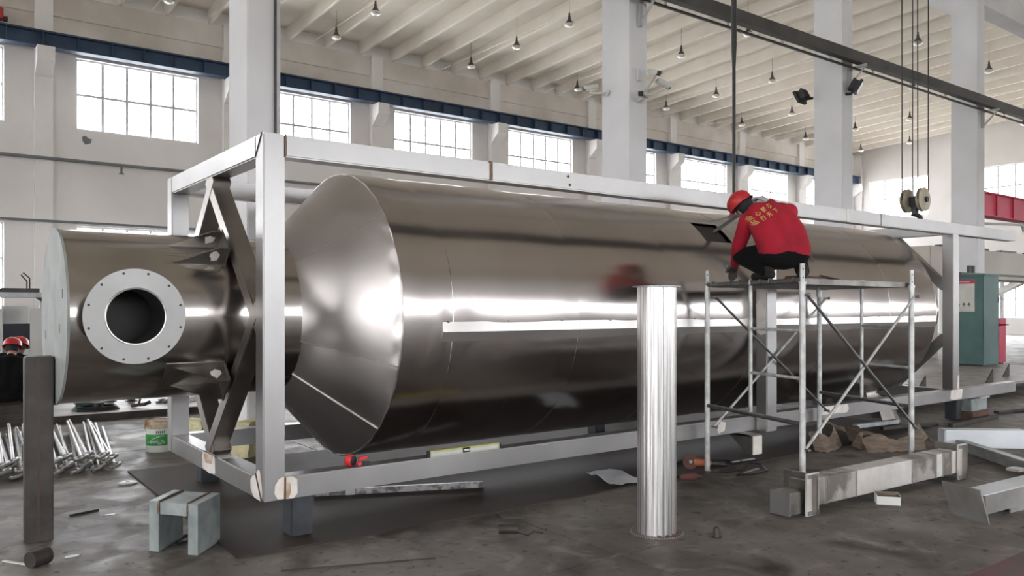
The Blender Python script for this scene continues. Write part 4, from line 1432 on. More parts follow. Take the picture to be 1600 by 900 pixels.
# yellow wool offcuts
rn = random.Random(5)
for c, s_, lb in (((.82, 4.22, 0), (.22, .20, .34), 'lump of yellow mineral wool between the frame and the bucket'), ((1.10, 3.50, 0), (.19, .12, .38), 'larger pale yellow wool slab leaning at the foot of the column behind the frame'), ((1.05, 3.75, 0), (.14, .12, .06), 'small yellow wool scrap on the floor behind the frame')):
    b = bmesh.new()
    bmesh.ops.create_cube(b, size=2)
    bmesh.ops.subdivide_edges(b, edges=b.edges[:], cuts=5, use_grid_fill=True)
    for v in b.verts:
        n = v.co.copy()
        v.co = Vector((n.x * s_[0], n.y * s_[1], (n.z * .5 + .5) * s_[2] * (1 - .35 * max(0, n.x * .6 + n.y * .3))))
        if v.co.z > .01:
            v.co += Vector((rn.uniform(-.015, .015), rn.uniform(-.015, .015), rn.uniform(-.012, .012)))
    bmesh.ops.transform(b, matrix=Matrix.Translation(c) @ Matrix.Rotation(rn.uniform(0, 1), 4, 'Z'), verts=b.verts)
    tag(mk('mineral_wool', MB().join(b), M['foam'], origin=c), lb, 'insulation')
# pile of eye bolts
eb = thing('eye_bolt', 'long steel eye bolt in the pile on the floor left of the bucket', 'eye bolt', (0, 0, 0), 'eye bolts piled on the floor')
mk('rod', MB().cyl((0, .06, 0), (0, 2.9, 0), .0155, n=8), M['bolt'], eb)
mk('eye', MB().tube([(.062 * math.sin(t) * .85, -.01 + .07 * math.cos(t), .0) for t in [k * math.pi / 8 for k in range(16)]], .0165, 8, True), M['bolt'], eb)
rn = random.Random(11)
n_b = 0
for layer, cnt in ((0, 15), (1, 14), (2, 11)):
    for k in range(cnt):
        x = -1.42 + (1.20 - .08 * layer) * (k + .5 * (layer % 2)) / (cnt - 1) + rn.uniform(-.02, .02) + .03 * layer
        y = 3.46 + rn.uniform(-.02, .04) + .06 * layer + .17 * (k % 2)
        loc = (x, y, .045 + .045 * layer)
        rot = (0, -.35 + rn.uniform(-.1, .1), rn.uniform(-.03, .03) + R(-4) + .1 * (.4 - (k / cnt)))
        if n_b == 0:
            eb.location = loc
            eb.rotation_euler = rot
        else:
            dup(eb, loc, rot)
        n_b += 1
# low steel bench platform in the back, with things on it
pf = thing('welding_platform', 'low steel welding platform on the floor behind the vessel neck', 'platform', (2, 9, 0))
mk('top', MB().box(-.32, 7.40, .06, 5.2, 10.0, .10, .004), M['platetop'], pf)
mk('edge', MB().box(-.32, 7.385, .0, 5.2, 7.41, .095), M['rust'], pf, ang=0)
for x in (-.2, 1.4, 3.0, 4.9):
    mk('foot', MB().box(x, 7.6, 0, x + .14, 7.75, .06), M['rust'], pf, ang=0)
    mk('foot', MB().box(x, 9.7, 0, x + .14, 9.85, .06), M['rust'], pf, ang=0)
wm = thing('welding_machine', 'small dark green machine standing on the welding platform', 'machine', (.35, 8.4, .22))
mk('body', MB().box(.15, 8.3, .24, .55, 8.6, .52, .02), M['cabgreen'], wm)
mk('base', MB().box(.18, 8.32, .22, .52, 8.58, .24), M['black'], wm)
mk('handle', MB().tube([(.2, 8.45, .52), (.2, 8.45, .58), (.5, 8.45, .58), (.5, 8.45, .52)], .012, 6), M['black'], wm)
cc = MB()
for k in range(3):
    cc.tube([(.36 + (.29 - .02 * k) * math.cos(a), 7.86 + (.22 - .02 * k) * math.sin(a), .232 + .018 * k) for a in [q * math.pi / 12 for q in range(24)]], .012, 6, True)
tag(mk('cable_coil', cc, M['black'], origin=(.36, 7.86, .22)), 'flat coil of black cable on the front of the welding platform', 'cable')
ck = thing('cable_drum', 'small black drum standing inside the cable coil', 'drum', (.36, 7.86, .22))
mk('flange', MB().cyl((.36, 7.86, .222), (.36, 7.86, .24), .10, n=20), M['black'], ck)
mk('core', MB().cyl((.36, 7.86, .24), (.36, 7.86, .31), .075, n=20), M['black'], ck)
mk('flange', MB().cyl((.36, 7.86, .31), (.36, 7.86, .328), .10, n=20), M['black'], ck)
for i, (x, y, lb) in enumerate(((.72, 8.9, 'left one of the dark stub legs standing on the welding platform'), (1.0, 8.75, 'second dark stub leg standing on the welding platform'), (1.85, 8.9, 'dark stub leg on the welding platform next to the tube bundle'))):
    t = thing('stub_leg_piece', lb, 'stub', (x, y, .22))
    mk('tube', MB().box(x - .05, y - .05, .22, x + .05, y + .05, .50, .006), M['rust'], t)
    mk('foot_plate', MB().box(x - .08, y - .08, .22, x + .08, y + .08, .232), M['rust'], t)
vl = thing('valve_clamp', 'small dark clamp with a knob on the front of the welding platform', 'clamp', (.92, 7.78, .22))
mk('body', MB().bar((.80, 7.80, .25), (.98, 7.74, .27), .05, .05, (0, 0, 1), .01), M['rust'], vl)
mk('screw', MB().cyl((.90, 7.77, .26), (.93, 7.78, .38), .016, n=10).sphere((.93, 7.78, .38), .03, n=10), M['rust'], vl)
mk('jaw', MB().bar((.96, 7.75, .26), (1.06, 7.74, .30), .03, .05), M['black'], vl)
for k in range(9):
    a = Vector((1.25 + .035 * k, 8.2 - .035 * k + .04 * (k % 2), .237 + .033 * (k % 2)))
    b_ = a + Vector((2.2, 1.75, 0))
    m = MB().bar(a, b_, .03, .03)
    o = tag(mk('square_tube', m, M['galv'], origin=a), 'thin bright square tube in the bundle on the welding platform', 'tube', 'tube bundle on the welding platform')
for o_ in list(COL.objects):            # lower onto the platform top
    if o_.parent is None and o_.name.split('.')[0] in ('welding_machine', 'cable_coil', 'cable_drum', 'stub_leg_piece', 'valve_clamp', 'square_tube'):
        o_.location.z -= .12
# grey machine at the left edge
mc = thing('grey_machine', 'pale grey machine with a dark screen and a top shelf at the left edge', 'machine', (-.5, 10.4, 0))
mk('body', MB().box(-1.6, 10.3, 0, -.02, 11.0, 1.15, .01), M['machine'], mc)
mk('left_panel', MB().box(-1.1, 10.22, .3, -.62, 10.3, 1.58, .01), M['machine'], mc)
mk('right_panel', MB().box(-.24, 10.22, .3, -.02, 10.3, 1.58, .01), M['machine'], mc)
mk('back_panel', MB().box(-.62, 10.5, 1.15, -.24, 10.6, 1.62), M['machine'], mc)
mk('screen', MB().box(-.62, 10.26, .98, -.24, 10.30, 1.33), M['screen'], mc)
mk('latch', MB().box(-.97, 10.20, 1.42, -.93, 10.22, 1.54, .003), M['black'], mc)
mk('shelf', MB().box(-1.6, 10.0, 1.76, .02, 10.9, 1.84, .004), M['galv'], mc)
mk('bracket', MB().prism([(0, 0), (.2, 0), (.2, -.14)], .04, Matrix.Translation((-.20, 10.04, 1.76)) @ Matrix.Rotation(R(90), 4, 'X')), M['rust'], mc, ang=0)
mk('tray', MB().box(-1.6, 10.1, 1.84, -.12, 10.7, 1.91), M['rail'], mc, ang=0)
mk('post', MB().box(-.08, 10.45, 0, 0, 10.55, 1.76), M['machine'], mc, ang=0)
mk('handle', MB().tube([(-.28, 10.3, 1.91), (-.28, 10.3, 2.03), (-.36, 10.3, 2.13), (-.33, 10.3, 2.17), (-.24, 10.3, 2.08), (-.24, 10.3, 1.91)], .012, 6), M['rail'], mc)
# standing round duct
dc = thing('round_duct', 'tall bright round steel duct standing on the floor before the vessel', 'duct', (2.325, -1.30, 0))
dx, dy = 2.39, -1.25
DM = Matrix.Translation((dx, dy, 0))
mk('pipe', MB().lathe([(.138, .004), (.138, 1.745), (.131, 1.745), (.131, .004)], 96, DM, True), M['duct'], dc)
fb = mk('base_flange', MB().lathe([(.135, 0), (.183, 0), (.183, .009), (.135, .009)], 64, DM, True), M['rustflange'], dc)
mk('top_flange', MB().lathe([(.130, 1.742), (.170, 1.742), (.170, 1.750), (.130, 1.750)], 64, DM, True), M['flange'], dc)
mk('long_seam', MB().box(dx - .008 - .06, dy - .127, .01, dx + .004 - .06, dy - .123, 1.74), M['seam'], dc)
for k in range(5):
    a = R(-130 + 24 * k)
    mk('tack_weld', MB().sphere((dx + .142 * math.cos(a), dy + .142 * math.sin(a), .011), .016, (1, 1, .5), 8), M['weld'], fb)
sw = MB()
for k in range(60):
    a = 2 * math.pi * k / 60
    sw.box(-.002, -.0022, 0, .002, .002, .0085, 0, DM @ Matrix.Rotation(a, 4, 'Z') @ Matrix.Translation((0, -.183, .001)))
mk('edge_notches', sw, M['galv'], fb, ang=0)
# things in front of the beam
pp = MB()
rn = random.Random(2)
b = bmesh.new()
g = {}
qa, qb, qc, qd = Vector((3.25, .44, 0)), Vector((3.62, .46, 0)), Vector((3.50, -.05, 0)), Vector((3.09, -.16, 0))
for i in range(9):
    for j in range(9):
        u, v = i / 8, j / 8
        p = (qa.lerp(qb, u)).lerp(qd.lerp(qc, u), v)
        z = .020 + .02 * abs(math.sin(3 * u + 4 * v)) + .02 * (u < .1) * rn.random() + rn.uniform(0, .006)
        g[i, j] = b.verts.new((p.x + .02 * math.sin(7 * v), p.y + .02 * math.sin(8 * u), z))
for i in range(8):
    for j in range(8):
        b.faces.new((g[i, j], g[i + 1, j], g[i + 1, j + 1], g[i, j + 1]))
pp.join(b)
tag(mk('paper_sheet', pp.solid(.0015), M['paper'], origin=(3.35, .2, .016), ang=20), 'crumpled white paper sheet on the floor left of the round duct', 'paper')
ag = thing('angle_grinder', 'angle grinder with a worn orange body lying on the floor right of the duct', 'grinder', (4.4, .10, .016))
gx, gy, gz = 4.27, .06, .016
vd, rd = Vector((.6, .8, 0)), Vector((.8, -.6, 0))
G0 = Vector((gx, gy, gz))
mk('disc', MB().cyl(G0 + Vector((0, 0, .075)) - vd * .02, G0 + Vector((0, 0, .075)) - vd * .012, .075, n=32), M['disc_d'], ag)
mk('disc_nut', MB().cyl(G0 + Vector((0, 0, .075)) - vd * .03, G0 + Vector((0, 0, .075)) - vd * .02, .018, n=16), M['flange'], ag)
mk('guard', MB().cyl(G0 + Vector((0, 0, .075)) - vd * .012, G0 + Vector((0, 0, .075)) + vd * .03, .06, n=24), M['disc_d'], ag)
mk('housing', MB().cyl(G0 + Vector((0, 0, .068)) + rd * .03, G0 + Vector((0, 0, .055)) + rd * .20, .042, .036, 16), M['orange'], ag)
mk('handle', MB().cyl(G0 + Vector((0, 0, .055)) + rd * .20, G0 + Vector((0, 0, .045)) + rd * .34, .036, .03, 16), M['black'], ag)
mk('cord', MB().tube([G0 + rd * .34 + Vector((0, 0, .045)), G0 + rd * .45 + Vector((0, 0, .01)), G0 + rd * .62 + vd * .12 + Vector((0, 0, .008)), G0 + rd * .5 - vd * .12 + Vector((0, 0, .008)), G0 + rd * .3 - vd * .22 + Vector((0, 0, .008)), G0 + rd * .1 - vd * .18 + Vector((0, 0, .008))], .007, 6), M['black'], ag)
gl = thing('work_glove', 'crumpled reddish brown work glove on the floor just right of the duct', 'glove', (3.93, -.20, 0))
mk('glove', blob([((3.86, -.20, .03), .03, (3.96, -.24, .03), .04), ((3.96, -.24, .03), .026, (4.06, -.25, .02), .014), ((3.96, -.22, .03), .024, (4.06, -.20, .025), .013), ((3.94, -.19, .03), .022, (4.04, -.15, .02), .012), ((3.93, -.18, .03), .02, (4.0, -.11, .02), .012)], .008, 2), pm('stained_glove', (.11, .04, .035, 1), .9), gl)
for a, b_, lb, mt in (((4.10, .02, .006), (4.38, -.10, .006), 'pale thin rod on the floor below the grinder', 'white'), ((4.86, .02, .022), (5.2, .0, .022), 'pale chipping tool on the floor right of the scaffold leg', 'galv'), ((4.60, -.33, .006), (4.86, -.30, .006), 'thin pale strip on the floor by the left scaffold leg', 'galv')):
    tag(mk('thin_strip', MB().bar(a, b_, .03, .01), M[mt], origin=a), lb, 'strip')
cb = MB().tube([(4.25, .30, .022), (4.5, .38, .022), (4.75, .25, .022), (4.95, .05, .022), (5.05, -.2, .010), (4.85, -.42, .010), (4.55, -.45, .010), (4.42, -.38, .010), (4.6, -.30, .010)], .008, 6)
tag(mk('black_cable', cb, M['black'], origin=(4.6, 0, 0)), 'black cable looping on the floor around the left scaffold leg', 'cable')
ts = thing('tube_offcut', 'short dark tube offcut lying on the floor left of the duct', 'tube', (1.56, -.62, 0))
mk('tube', MB().lathe([(.024, -.068), (.032, -.068), (.032, .068), (.024, .068)], 28, Matrix.Translation((1.535, -.635, .032)) @ Matrix.Rotation(R(-38), 4, 'Z') @ Matrix.Rotation(R(90), 4, 'Y'), True), M['rust'], ts)
mk('wire', MB().tube([(1.59, -.67, .006), (1.60, -.78, .006), (1.66, -.76, .02), (1.72, -.80, .006)], .004, 5), M['rust'], ts)
scrap('steel_offcut', 'flat dark triangular offcut on the floor behind the tube offcut', 'offcut', [(-.12, .04), (-.05, -.05), (.13, -.02), (.10, .015)], .012, (1.80, -.30, 0), -50, M['rust'])
stb = thing('floor_stub', 'small dark pipe stub standing on the floor right of the duct', 'stub', (2.62, -1.58, 0))
mk('pipe', MB().lathe([(.016, 0), (.022, 0), (.022, .062), (.016, .072)], 20, Matrix.Translation((2.63, -1.585, 0)), True), M['rust'], stb)
mk('collar', MB().lathe([(.022, 0), (.034, 0), (.034, .006), (.022, .006)], 20, Matrix.Translation((2.63, -1.585, 0)), True), M['rust'], stb)
# long fabricated beam with T plates
fa = thing('fabricated_beam', 'long fabricated steel box beam with T plates at both ends, on the floor before the scaffold', 'beam', (4.8, -1.6, 0))
A0, A1 = Vector((3.66, -1.545, .165)), Vector((6.02, -1.625, .165))
dd = (A1 - A0).normalized()
def along(t):
    return A0.lerp(A1, t)


cuts = [(0.0, .095, 'lugplate2'), (.10, .27, 'mottled'), (.275, .63, 'clad'), (.635, .80, 'mottled'), (.805, .85, 'clad'), (.855, .915, 'mottled'), (.92, .965, 'clad')]
mk('core', MB().bar(A0, A1, .155, .195), M['rust'], fa, ang=0)
for t0, t1, mt in cuts:
    mk('side_panel', MB().bar(along(t0), along(t1), .168, .206, (0, 0, 1), .003), M[mt], fa)
for t in (.097, .273, .632, .802, .852, .917):
    mk('weld_band', MB().bar(along(t - .004), along(t + .004), .176, .212, (0, 0, 1)), M['seam'], fa, ang=0)
for t, s_ in ((.012, 1), (.985, -1)):
    c = along(t)
    tpm = mk('end_plate', MB().bar(c - dd * .075 + Vector((0, -.10, -.0)), c + dd * .075 + Vector((0, -.10, 0)), .022, .325, (0, 0, 1), .003), M['clad'], fa)
    mk('end_plate', MB().bar(c - dd * .012, c + dd * .012, .30, .31, (0, 0, 1), .003), M['lugsteel'], fa)
    cr = MB()
    for z in (-.14, .14):
        cr.bar(c - dd * .073 + Vector((0, -.113, z)), c + dd * .073 + Vector((0, -.113, z)), .004, .03)
    mk('ground_edge', cr, M['flange'], tpm, ang=0)
mk('stub_end', MB().bar(along(-.085) + Vector((0, .02, -.06)), along(.0) + Vector((0, .02, -.06)), .17, .17, (0, 0, 1), .004), M['lugsteel'], fa)
mk('stub_edge', MB().bar(along(-.086) + Vector((0, .02, -.06)), along(-.080) + Vector((0, .02, -.06)), .18, .18, (0, 0, 1), .002), M['flange'], fa)
# white carton
wc = thing('small_carton', 'small open white carton on the floor in front of the fabricated beam', 'carton', (4.50, -1.84, 0))
CM = Matrix.Translation((4.515, -1.80, 0)) @ Matrix.Rotation(R(-52), 4, 'Z')
m = MB().box(-.09, -.05, 0, .09, -.047, .068, 0, CM).box(-.09, .067, 0, .09, .07, .085, 0, CM).box(-.09, -.05, 0, -.087, .07, .078, 0, CM).box(.087, -.05, 0, .09, .07, .078, 0, CM).box(-.09, -.05, 0, .09, .07, .003, 0, CM)
mk('walls', m, M['white'], wc, ang=0)
mk('inside_lining', MB().box(-.087, .063, .003, .087, .067, .084, 0, CM).box(-.087, -.047, .003, .087, -.044, .066, 0, CM).box(.083, -.044, .003, .087, .063, .076, 0, CM).box(-.087, -.044, .003, -.083, .063, .076, 0, CM), M['kraft'], wc, ang=0)
# kraft wrapping strips
def ribbon(label, pts, wd_, up, tw=0.0, mat='kraft'):
    n = len(pts)
    P_ = [Vector(p) for p in pts]
    U_ = [Vector(u) for u in up]
    def fn(u, v):
        f = u * (n - 1)
        i = min(n - 2, int(f))
        t = f - i
        t = t * t * (3 - 2 * t)
        p = P_[i].lerp(P_[i + 1], f - i)
        q = U_[i].lerp(U_[i + 1], t)
        w_2 = wd_ * (1 + .12 * math.sin(9 * u))
        return p + q * w_2 * v + Vector((0, 0, .006 * math.sin(40 * u + 5 * v)))
    return tag(mk('kraft_strip', MB().quadgrid(fn, 36, 6).solid(.003), M[mat], origin=P_[0], ang=40), label, 'wrapping strip', 'brown wrapping strips under the scaffold')


ribbon('wide crumpled brown wrapping strip at the left end of the heap under the scaffold', [(6.15, -.10, .01), (6.20, -.22, .01), (6.45, -.20, .02), (6.70, -.10, .02), (6.8, .1, .06)], .24, [(.1, .4, .8), (.0, .5, .8), (.2, .6, .55), (.1, .5, .8), (.2, .5, .6)])
ribbon('brown wrapping strip standing up in the middle of the heap under the scaffold', [(6.62, -.32, .005), (6.75, -.35, .01), (6.95, -.20, .01), (7.1, .05, .01)], .22, [(.3, .5, .15), (.2, .3, .8), (.1, .2, .9), (.2, .4, .7)])
ribbon('low brown wrapping strip along the front of the heap under the scaffold', [(6.50, -.52, .005), (6.70, -.62, .02), (6.95, -.70, .01), (7.20, -.80, .02)], .20, [(.2, .5, .7), (.1, .4, .85), (.2, .5, .6), (.2, .3, .8)])
ribbon('brown wrapping strip curled up beside the white filmed tube', [(7.20, -.62, .01), (7.30, -.72, .08), (7.42, -.72, .12), (7.48, -.78, .02)], .20, [(.3, .3, .8), (.2, .3, .9), (-.2, .5, .8), (-.2, .6, .6)])
ribbon('long thin brown wrapping strip slanting across the back of the heap', [(6.9, .55, .25), (7.0, .3, .16), (7.2, .05, .08), (7.6, -.1, .03)], .11, [(.2, .3, .6), (.3, .3, .6), (.3, .4, .4), (.3, .5, .2)])
ribbon('dark brown wrapping strip lying under the vessel at the right', [(7.6, 1.0, .02), (7.9, .9, .05), (8.3, .95, .22), (8.6, 1.2, .30)], .26, [(.3, .5, .2), (.3, .5, .4), (.2, .6, .4), (.2, .6, .2)])
# white filmed tube and galvanised tube on the right
fw = thing('filmed_tube', 'square steel tube in white film lying behind the fabricated beam', 'tube', (7.9, -1.0, 0))
mk('tube', MB().bar((7.62, -.77, .105), (8.30, -1.38, .105), .20, .20, (0, 0, 1), .012), M['film'], fw)
mk('bare_end', MB().bar((8.30, -1.38, .105), (8.75, -1.785, .105), .196, .196, (0, 0, 1), .012), M['mottled'], fw)
gt = MB().bar((7.62, -.98, .055), (6.55, -2.30, .055), .11, .11, (0, 0, 1), .008)
tag(mk('galvanised_tube', gt, M['galv'], origin=(7, -1.6, 0)), 'long galvanised square tube slanting out of the right edge', 'tube')
# big open fabrication in the lower right corner
bb = thing('channel_fabrication', 'steel channel piece with a slanted end plate in the lower right corner', 'fabrication', (4.8, -2.5, 0))
B0, B1 = Vector((4.52, -2.46, .135)), Vector((5.75, -2.60, .16))
mk('channel', MB().bar(B0, B1, .17, .15, (0, 0, 1), .006), M['mottled2'], bb)
mk('top_plate', MB().bar(B0 + Vector((-.04, .0, .078)), B1 + Vector((0, 0, .078)), .19, .006), M['film'], bb, ang=0)
ep = MB().prism([(-.19, -.10), (.16, -.10), (.16, .17), (-.19, .17)], .012, Matrix.Translation(B0 + Vector((-.02, .06, -.035))) @ Matrix.Rotation(R(-20), 4, 'Z') @ Matrix.Rotation(R(72), 4, 'Y') @ Matrix.Rotation(R(90), 4, 'Z'))
mk('end_plate', ep, M['mottled2'], bb, ang=0)
mk('foot', MB().bar((5.00, -2.52, .05), (5.25, -2.55, .05), .012, .10).bar((5.00, -2.45, .05), (5.25, -2.47, .05), .012, .10), M['mottled2'], bb, ang=0)
mk('lug', MB().bar((5.30, -2.42, .28), (5.42, -2.43, .28), .10, .02), M['mottled2'], bb, ang=0)
# scrap under and beyond the right end of the frame
for i, (p, q, w_2, lb) in enumerate((((9.2, -.15, .03), (10.75, -.08, .03), .06, 'dark square tube lying on the floor in front of the right stub leg'),
                                    ((8.2, .25, .03), (9.25, .05, .03), .05, 'thin dark bar lying under the right part of the frame'),
                                    ((8.0, .5, .05), (8.9, .42, .05), .07, 'pale flat bar on the floor under the right part of the frame'),
                                    ((11.2, .1, .02), (16.0, -.6, .02), .08, 'long dark bar on the floor beyond the right end of the frame'))):
    tag(mk('flat_bar', MB().bar(p, q, w_2, .05), M['rust'] if i != 2 else M['galv'], origin=p), lb, 'bar')
wb1 = thing('timber_block', 'weathered grey block standing on a rusty block by the right stub leg', 'block', (10.3, .10, .12))
mk('block', MB().box(9.98 + .12, -.02, .13, 10.60, .20, .30, .008), M['stool'], wb1)
mk('top_board', MB().box(10.32, -.05, .30, 10.62, .20, .325, .004), M['galv'], wb1)
rb_ = thing('rusty_block', 'rusty brown block on the floor carrying the grey block', 'block', (10.3, .1, 0))
mk('block', MB().box(10.12, -.03, 0, 10.62, .22, .13, .006), pm('rusty_iron', (.13, .06, .04, 1), .85, col2=(.07, .04, .03, 1), scale=6), rb_)
for i, (c, s_, lb) in enumerate((((10.2, -1.15, 0), (.32, .12), 'flat pale sheet offcuts stacked on the floor at the right edge'), ((11.9, -.55, 0), (.40, .14), 'dark angle pieces stacked on the floor at the right edge'))):
    t = thing('offcut_stack', lb, 'offcuts', c)
    for k in range(3):
        mk('sheet', MB().box(c[0] - s_[0] + .03 * k, c[1] - s_[1], .03 * k, c[0] + s_[0] - .02 * k, c[1] + s_[1] + .02 * k, .03 * k + (.012 if i == 0 else .03), 0), M['galv'] if (i == 0 and k != 1) else M['rust'], t, ang=0)
pr = MB().bar((10.2, 1.0, .36), (14.5, .65, .36), .03, .03)
t = thing('platform_table', 'low dark steel assembly table behind the right end of the frame', 'table', (12, 2.6, 0))
mk('top', MB().box(10.15, 1.05, .20, 18.9, 3.72, .25), M['platetop'], t, ang=0)
mk('bright_edge', MB().box(10.15, 1.02, .22, 18.9, 1.05, .255), M['flange'], t, ang=0)
for x in (10.2, 12.9, 15.6, 18.5):
    mk('leg', MB().box(x, 1.15, 0, x + .12, 1.27, .20), M['rust'], t, ang=0)
    mk('leg', MB().box(x, 3.55, 0, x + .12, 3.67, .20), M['rust'], t, ang=0)
for i, (x, y, lb) in enumerate(((11.25, 1.25, 'nearest dark triangular gusset standing on the assembly table'), (13.6, 1.2, 'middle dark triangular gusset standing on the assembly table'), (15.3, 1.6, 'farthest dark triangular gusset standing on the assembly table'))):
    m = MB().prism([(-.16, 0), (.14, 0), (.14, .24)], .016, Matrix.Translation((x, y, .25)) @ Matrix.Rotation(R(90), 4, 'X'))
    tag(mk('gusset_plate', m, M['rust'], origin=(x, y, .25)), lb, 'gusset')
t = MB().box(10.6, 1.3, .25, 11.2, 1.7, .37, .004)
tag(mk('steel_tray', t, M['mottled2'], origin=(10.9, 1.5, .25)), 'pale shallow steel tray on the assembly table beside the right post', 'tray')

# ================================================================ FAR RIGHT
gc = thing('green_cabinet', 'tall green steel cabinet with a warning poster behind the right post', 'cabinet', (18.0, 3.4, .25))
mk('body', MB().box(17.67, 3.00, .29, 18.45, 3.70, 2.32, .012), M['cabgreen'], gc)
mk('top_cap', MB().box(17.64, 2.97, 2.32, 18.48, 3.73, 2.36, .008), M['cabgreen'], gc)
mk('plinth', MB().box(17.70, 3.03, .25, 18.42, 3.67, .29), M['black'], gc, ang=0)
po = mk('poster', MB().box(17.662, 3.19, 1.50, 17.669, 3.66, 2.235), M['sheet'], gc, ang=0)
mk('red_band', MB().box(17.658, 3.19, 2.14, 17.663, 3.66, 2.235), M['posterred'], po, ang=0)
mk('band_lettering', MB().box(17.656, 3.30, 2.175, 17.659, 3.6, 2.19), M['sheet'], po, ang=0)
for k in range(3):
    y = 3.31 + .115 * k
    m = MB().prism([(-.036, 0), (.036, 0), (0, .068)], .003, Matrix.Translation((17.661, y, 1.645)) @ Matrix.Rotation(R(-90), 4, 'Z') @ Matrix.Rotation(R(90), 4, 'X'))
    mk('warning_triangle', m, M['warn'], po, ang=0)
    mk('caption', MB().box(17.659, y - .03, 1.615, 17.6625, y + .03, 1.627), M['warn'], po, ang=0)
mk('caption', MB().box(17.659, 3.54, 1.86, 17.6625, 3.56, 1.98), M['warn'], po, ang=0)
for z in (.9, 1.7):
    mk('hinge', MB().cyl((18.455, 3.0, z), (18.455, 3.0, z + .14), .016, n=8), M['cabgreen'], gc)
mk('handle', MB().box(17.64, 3.62, .75, 17.67, 3.66, 1.05, .005), M['black'], gc)
bl = thing('busbar', 'dark steel bar with two upright pegs lying on top of the green cabinet', 'bar', (18, 3.5, 2.36))
mk('bar', MB().bar((17.6, 3.5, 2.385), (23.4, 3.62, 2.40), .07, .05), M['rail'], bl, ang=0)
for x in (18.12, 18.32):
    mk('peg', MB().box(x - .04, 3.48, 2.41, x + .04, 3.54, 2.58), M['rail'], bl, ang=0)
jb = thing('jib_crane', 'red jib crane boom fixed to the last column on the right', 'crane', (19.6, 4.1, 4.0))
mk('boom', MB().box(19.57, 3.98, 3.96, 25.1, 4.22, 4.50, .01), M['jib'], jb)
mk('flange', MB().box(19.57, 3.92, 4.50, 25.1, 4.28, 4.54).box(19.57, 3.92, 3.93, 25.1, 4.28, 3.96), M['jib'], jb, ang=0)
for k in range(4):
    mk('stiffener', MB().box(20.7 + k, 3.94, 3.96, 20.72 + k, 3.98, 4.5), M['jib'], jb, ang=0)
mk('stay', MB().bar((19.58, 4.1, 3.72), (22.7, 4.1, 3.86), .06, .06).bar((22.55, 4.1, 3.93), (22.75, 4.1, 3.70), .05, .05).box(22.72, 4.07, 3.66, 22.78, 4.13, 3.93), M['bracket'], jb)
bg = thing('beige_girder', 'beige steel gantry girder standing on legs behind the green cabinet', 'girder', (30, 7.5, 0))
mk('beam', MB().box(23.5, 7.0, 2.55, 44.0, 8.0, 3.52, .02), M['beige'], bg)
for k in range(9):
    mk('top_rib', MB().box(24.2 + 2.2 * k, 7.0, 3.52, 25.4 + 2.2 * k, 7.2, 3.58), M['rail'], bg, ang=0)
for x in (24.0, 43.0):
    mk('leg', MB().box(x, 7.2, 0, x + .4, 7.8, 2.55), M['beige'], bg, ang=0)
wr_ = thing('wrapped_machine', 'white plastic wrapped machine standing near the end wall at the right', 'machine', (31.5, 6.0, 0))
mk('body', MB().box(30.6, 5.2, 0, 32.4, 6.6, 1.6, .05), M['wrap'], wr_)
mk('hood', MB().box(30.9, 5.4, 1.6, 31.8, 6.4, 1.85, .04), M['wrap'], wr_)
w2_ = thing('wrapped_crate', 'pale wrapped crate right of the wrapped machine at the right edge', 'crate', (33, 4.2, 0))
mk('body', MB().box(32.7, 3.2, 0, 35.0, 5.0, 1.35, .04), M['wrap'], w2_)
mk('strap', MB().box(33.2, 3.18, 0, 33.3, 5.02, 1.37).box(34.2, 3.18, 0, 34.3, 5.02, 1.37), M['beige'], w2_, ang=0)
fs = thing('white_conveyor', 'white inclined conveyor frame behind the wrapped machine', 'conveyor', (36, 8, 0))
mk('chute', MB().bar((34.5, 11.0, 1.5), (37.2, 9.6, 2.75), .8, .10), M['white'], fs, ang=0)
mk('top_rail', MB().bar((33.0, 11.6, 2.72), (41.0, 8.6, 2.72), .12, .10), M['white'], fs, ang=0)
for x, y in ((33.6, 11.4), (36.6, 10.2), (40.2, 8.9)):
    mk('leg', MB().box(x - .06, y - .06, 0, x + .06, y + .06, 2.68), M['white'], fs, ang=0)
rt = thing('red_trolley', 'red steel trolley standing right of the green cabinet', 'trolley', (22.2, 4.2, 0))
mk('panel', MB().box(21.75, 4.35, .35, 22.1, 4.95, 1.25, .01), M['jib'], rt)
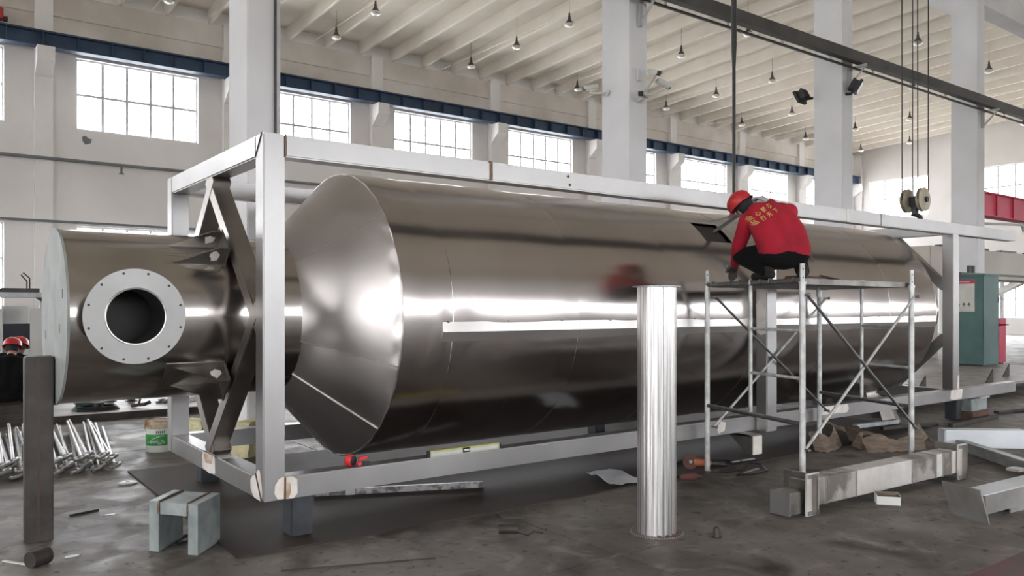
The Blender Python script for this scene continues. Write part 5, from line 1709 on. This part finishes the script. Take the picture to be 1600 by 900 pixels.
mk('frame', MB().box(21.70, 4.30, .10, 22.12, 4.36, 1.3).box(21.70, 4.30, 1.10, 22.3, 4.34, 1.14), M['jib'], rt, ang=0)
mk('stay', MB().bar((21.75, 4.4, 1.0), (22.05, 4.35, .2), .05, .05), M['rust'], rt, ang=0)
for x, y in ((21.8, 4.4), (22.05, 4.4), (21.8, 4.9), (22.05, 4.9)):
    mk('wheel', MB().cyl((x, y - .03, .10), (x, y + .03, .10), .10, n=16), M['black'], rt)
# bright triangular offcuts below the far end of the vessel
for i, (c, h_, lb) in enumerate((((9.35, .85, .016), .42, 'bright bent steel offcut leaning below the far end of the vessel'), ((9.1, .55, .016), .30, 'smaller bright bent offcut in front of the leaning one'))):
    m = MB().quadgrid(lambda u, v, c=c, h_=h_: Vector((c[0] + .42 * (u - .5), c[1] + .35 * abs(u - .45) - .1 + .1 * v, c[2] + h_ * v * (1 - .6 * u) + .004)), 6, 6).solid(.006)
    tag(mk('bent_offcut', m, M['lugsteel'], origin=c, ang=20), lb, 'offcut')
rv = thing('red_gas_bottle', 'dark red gas cylinder standing behind the far end of the vessel', 'gas cylinder', (11.35, 2.75, .25))
mk('cylinder', MB().lathe([(0, 0), (.115, 0), (.115, 1.2), (.09, 1.3), (.04, 1.36), (.04, 1.40), (0, 1.40)], 28, Matrix.Translation((11.35, 2.75, .25))), pm('dark_red_enamel', (.16, .02, .03, 1), .5), rv)
mk('valve', MB().cyl((11.35, 2.75, 1.65), (11.35, 2.75, 1.76), .022, n=10).cyl((11.29, 2.75, 1.73), (11.41, 2.75, 1.73), .014, n=8), M['black'], rv)
mk('gauge', MB().cyl((11.30, 2.70, 1.80), (11.28, 2.68, 1.80), .05, n=16).cyl((11.36, 2.70, 1.90), (11.34, 2.68, 1.90), .05, n=16).bar((11.33, 2.74, 1.74), (11.33, 2.72, 1.92), .02, .02), M['black'], rv)
mk('hose', MB().tube([(11.35, 2.72, 1.73), (11.25, 2.6, 1.6), (11.15, 2.58, 1.2), (11.1, 2.58, .7), (11.05, 2.6, .27)], .010, 6), M['jib'], rv)
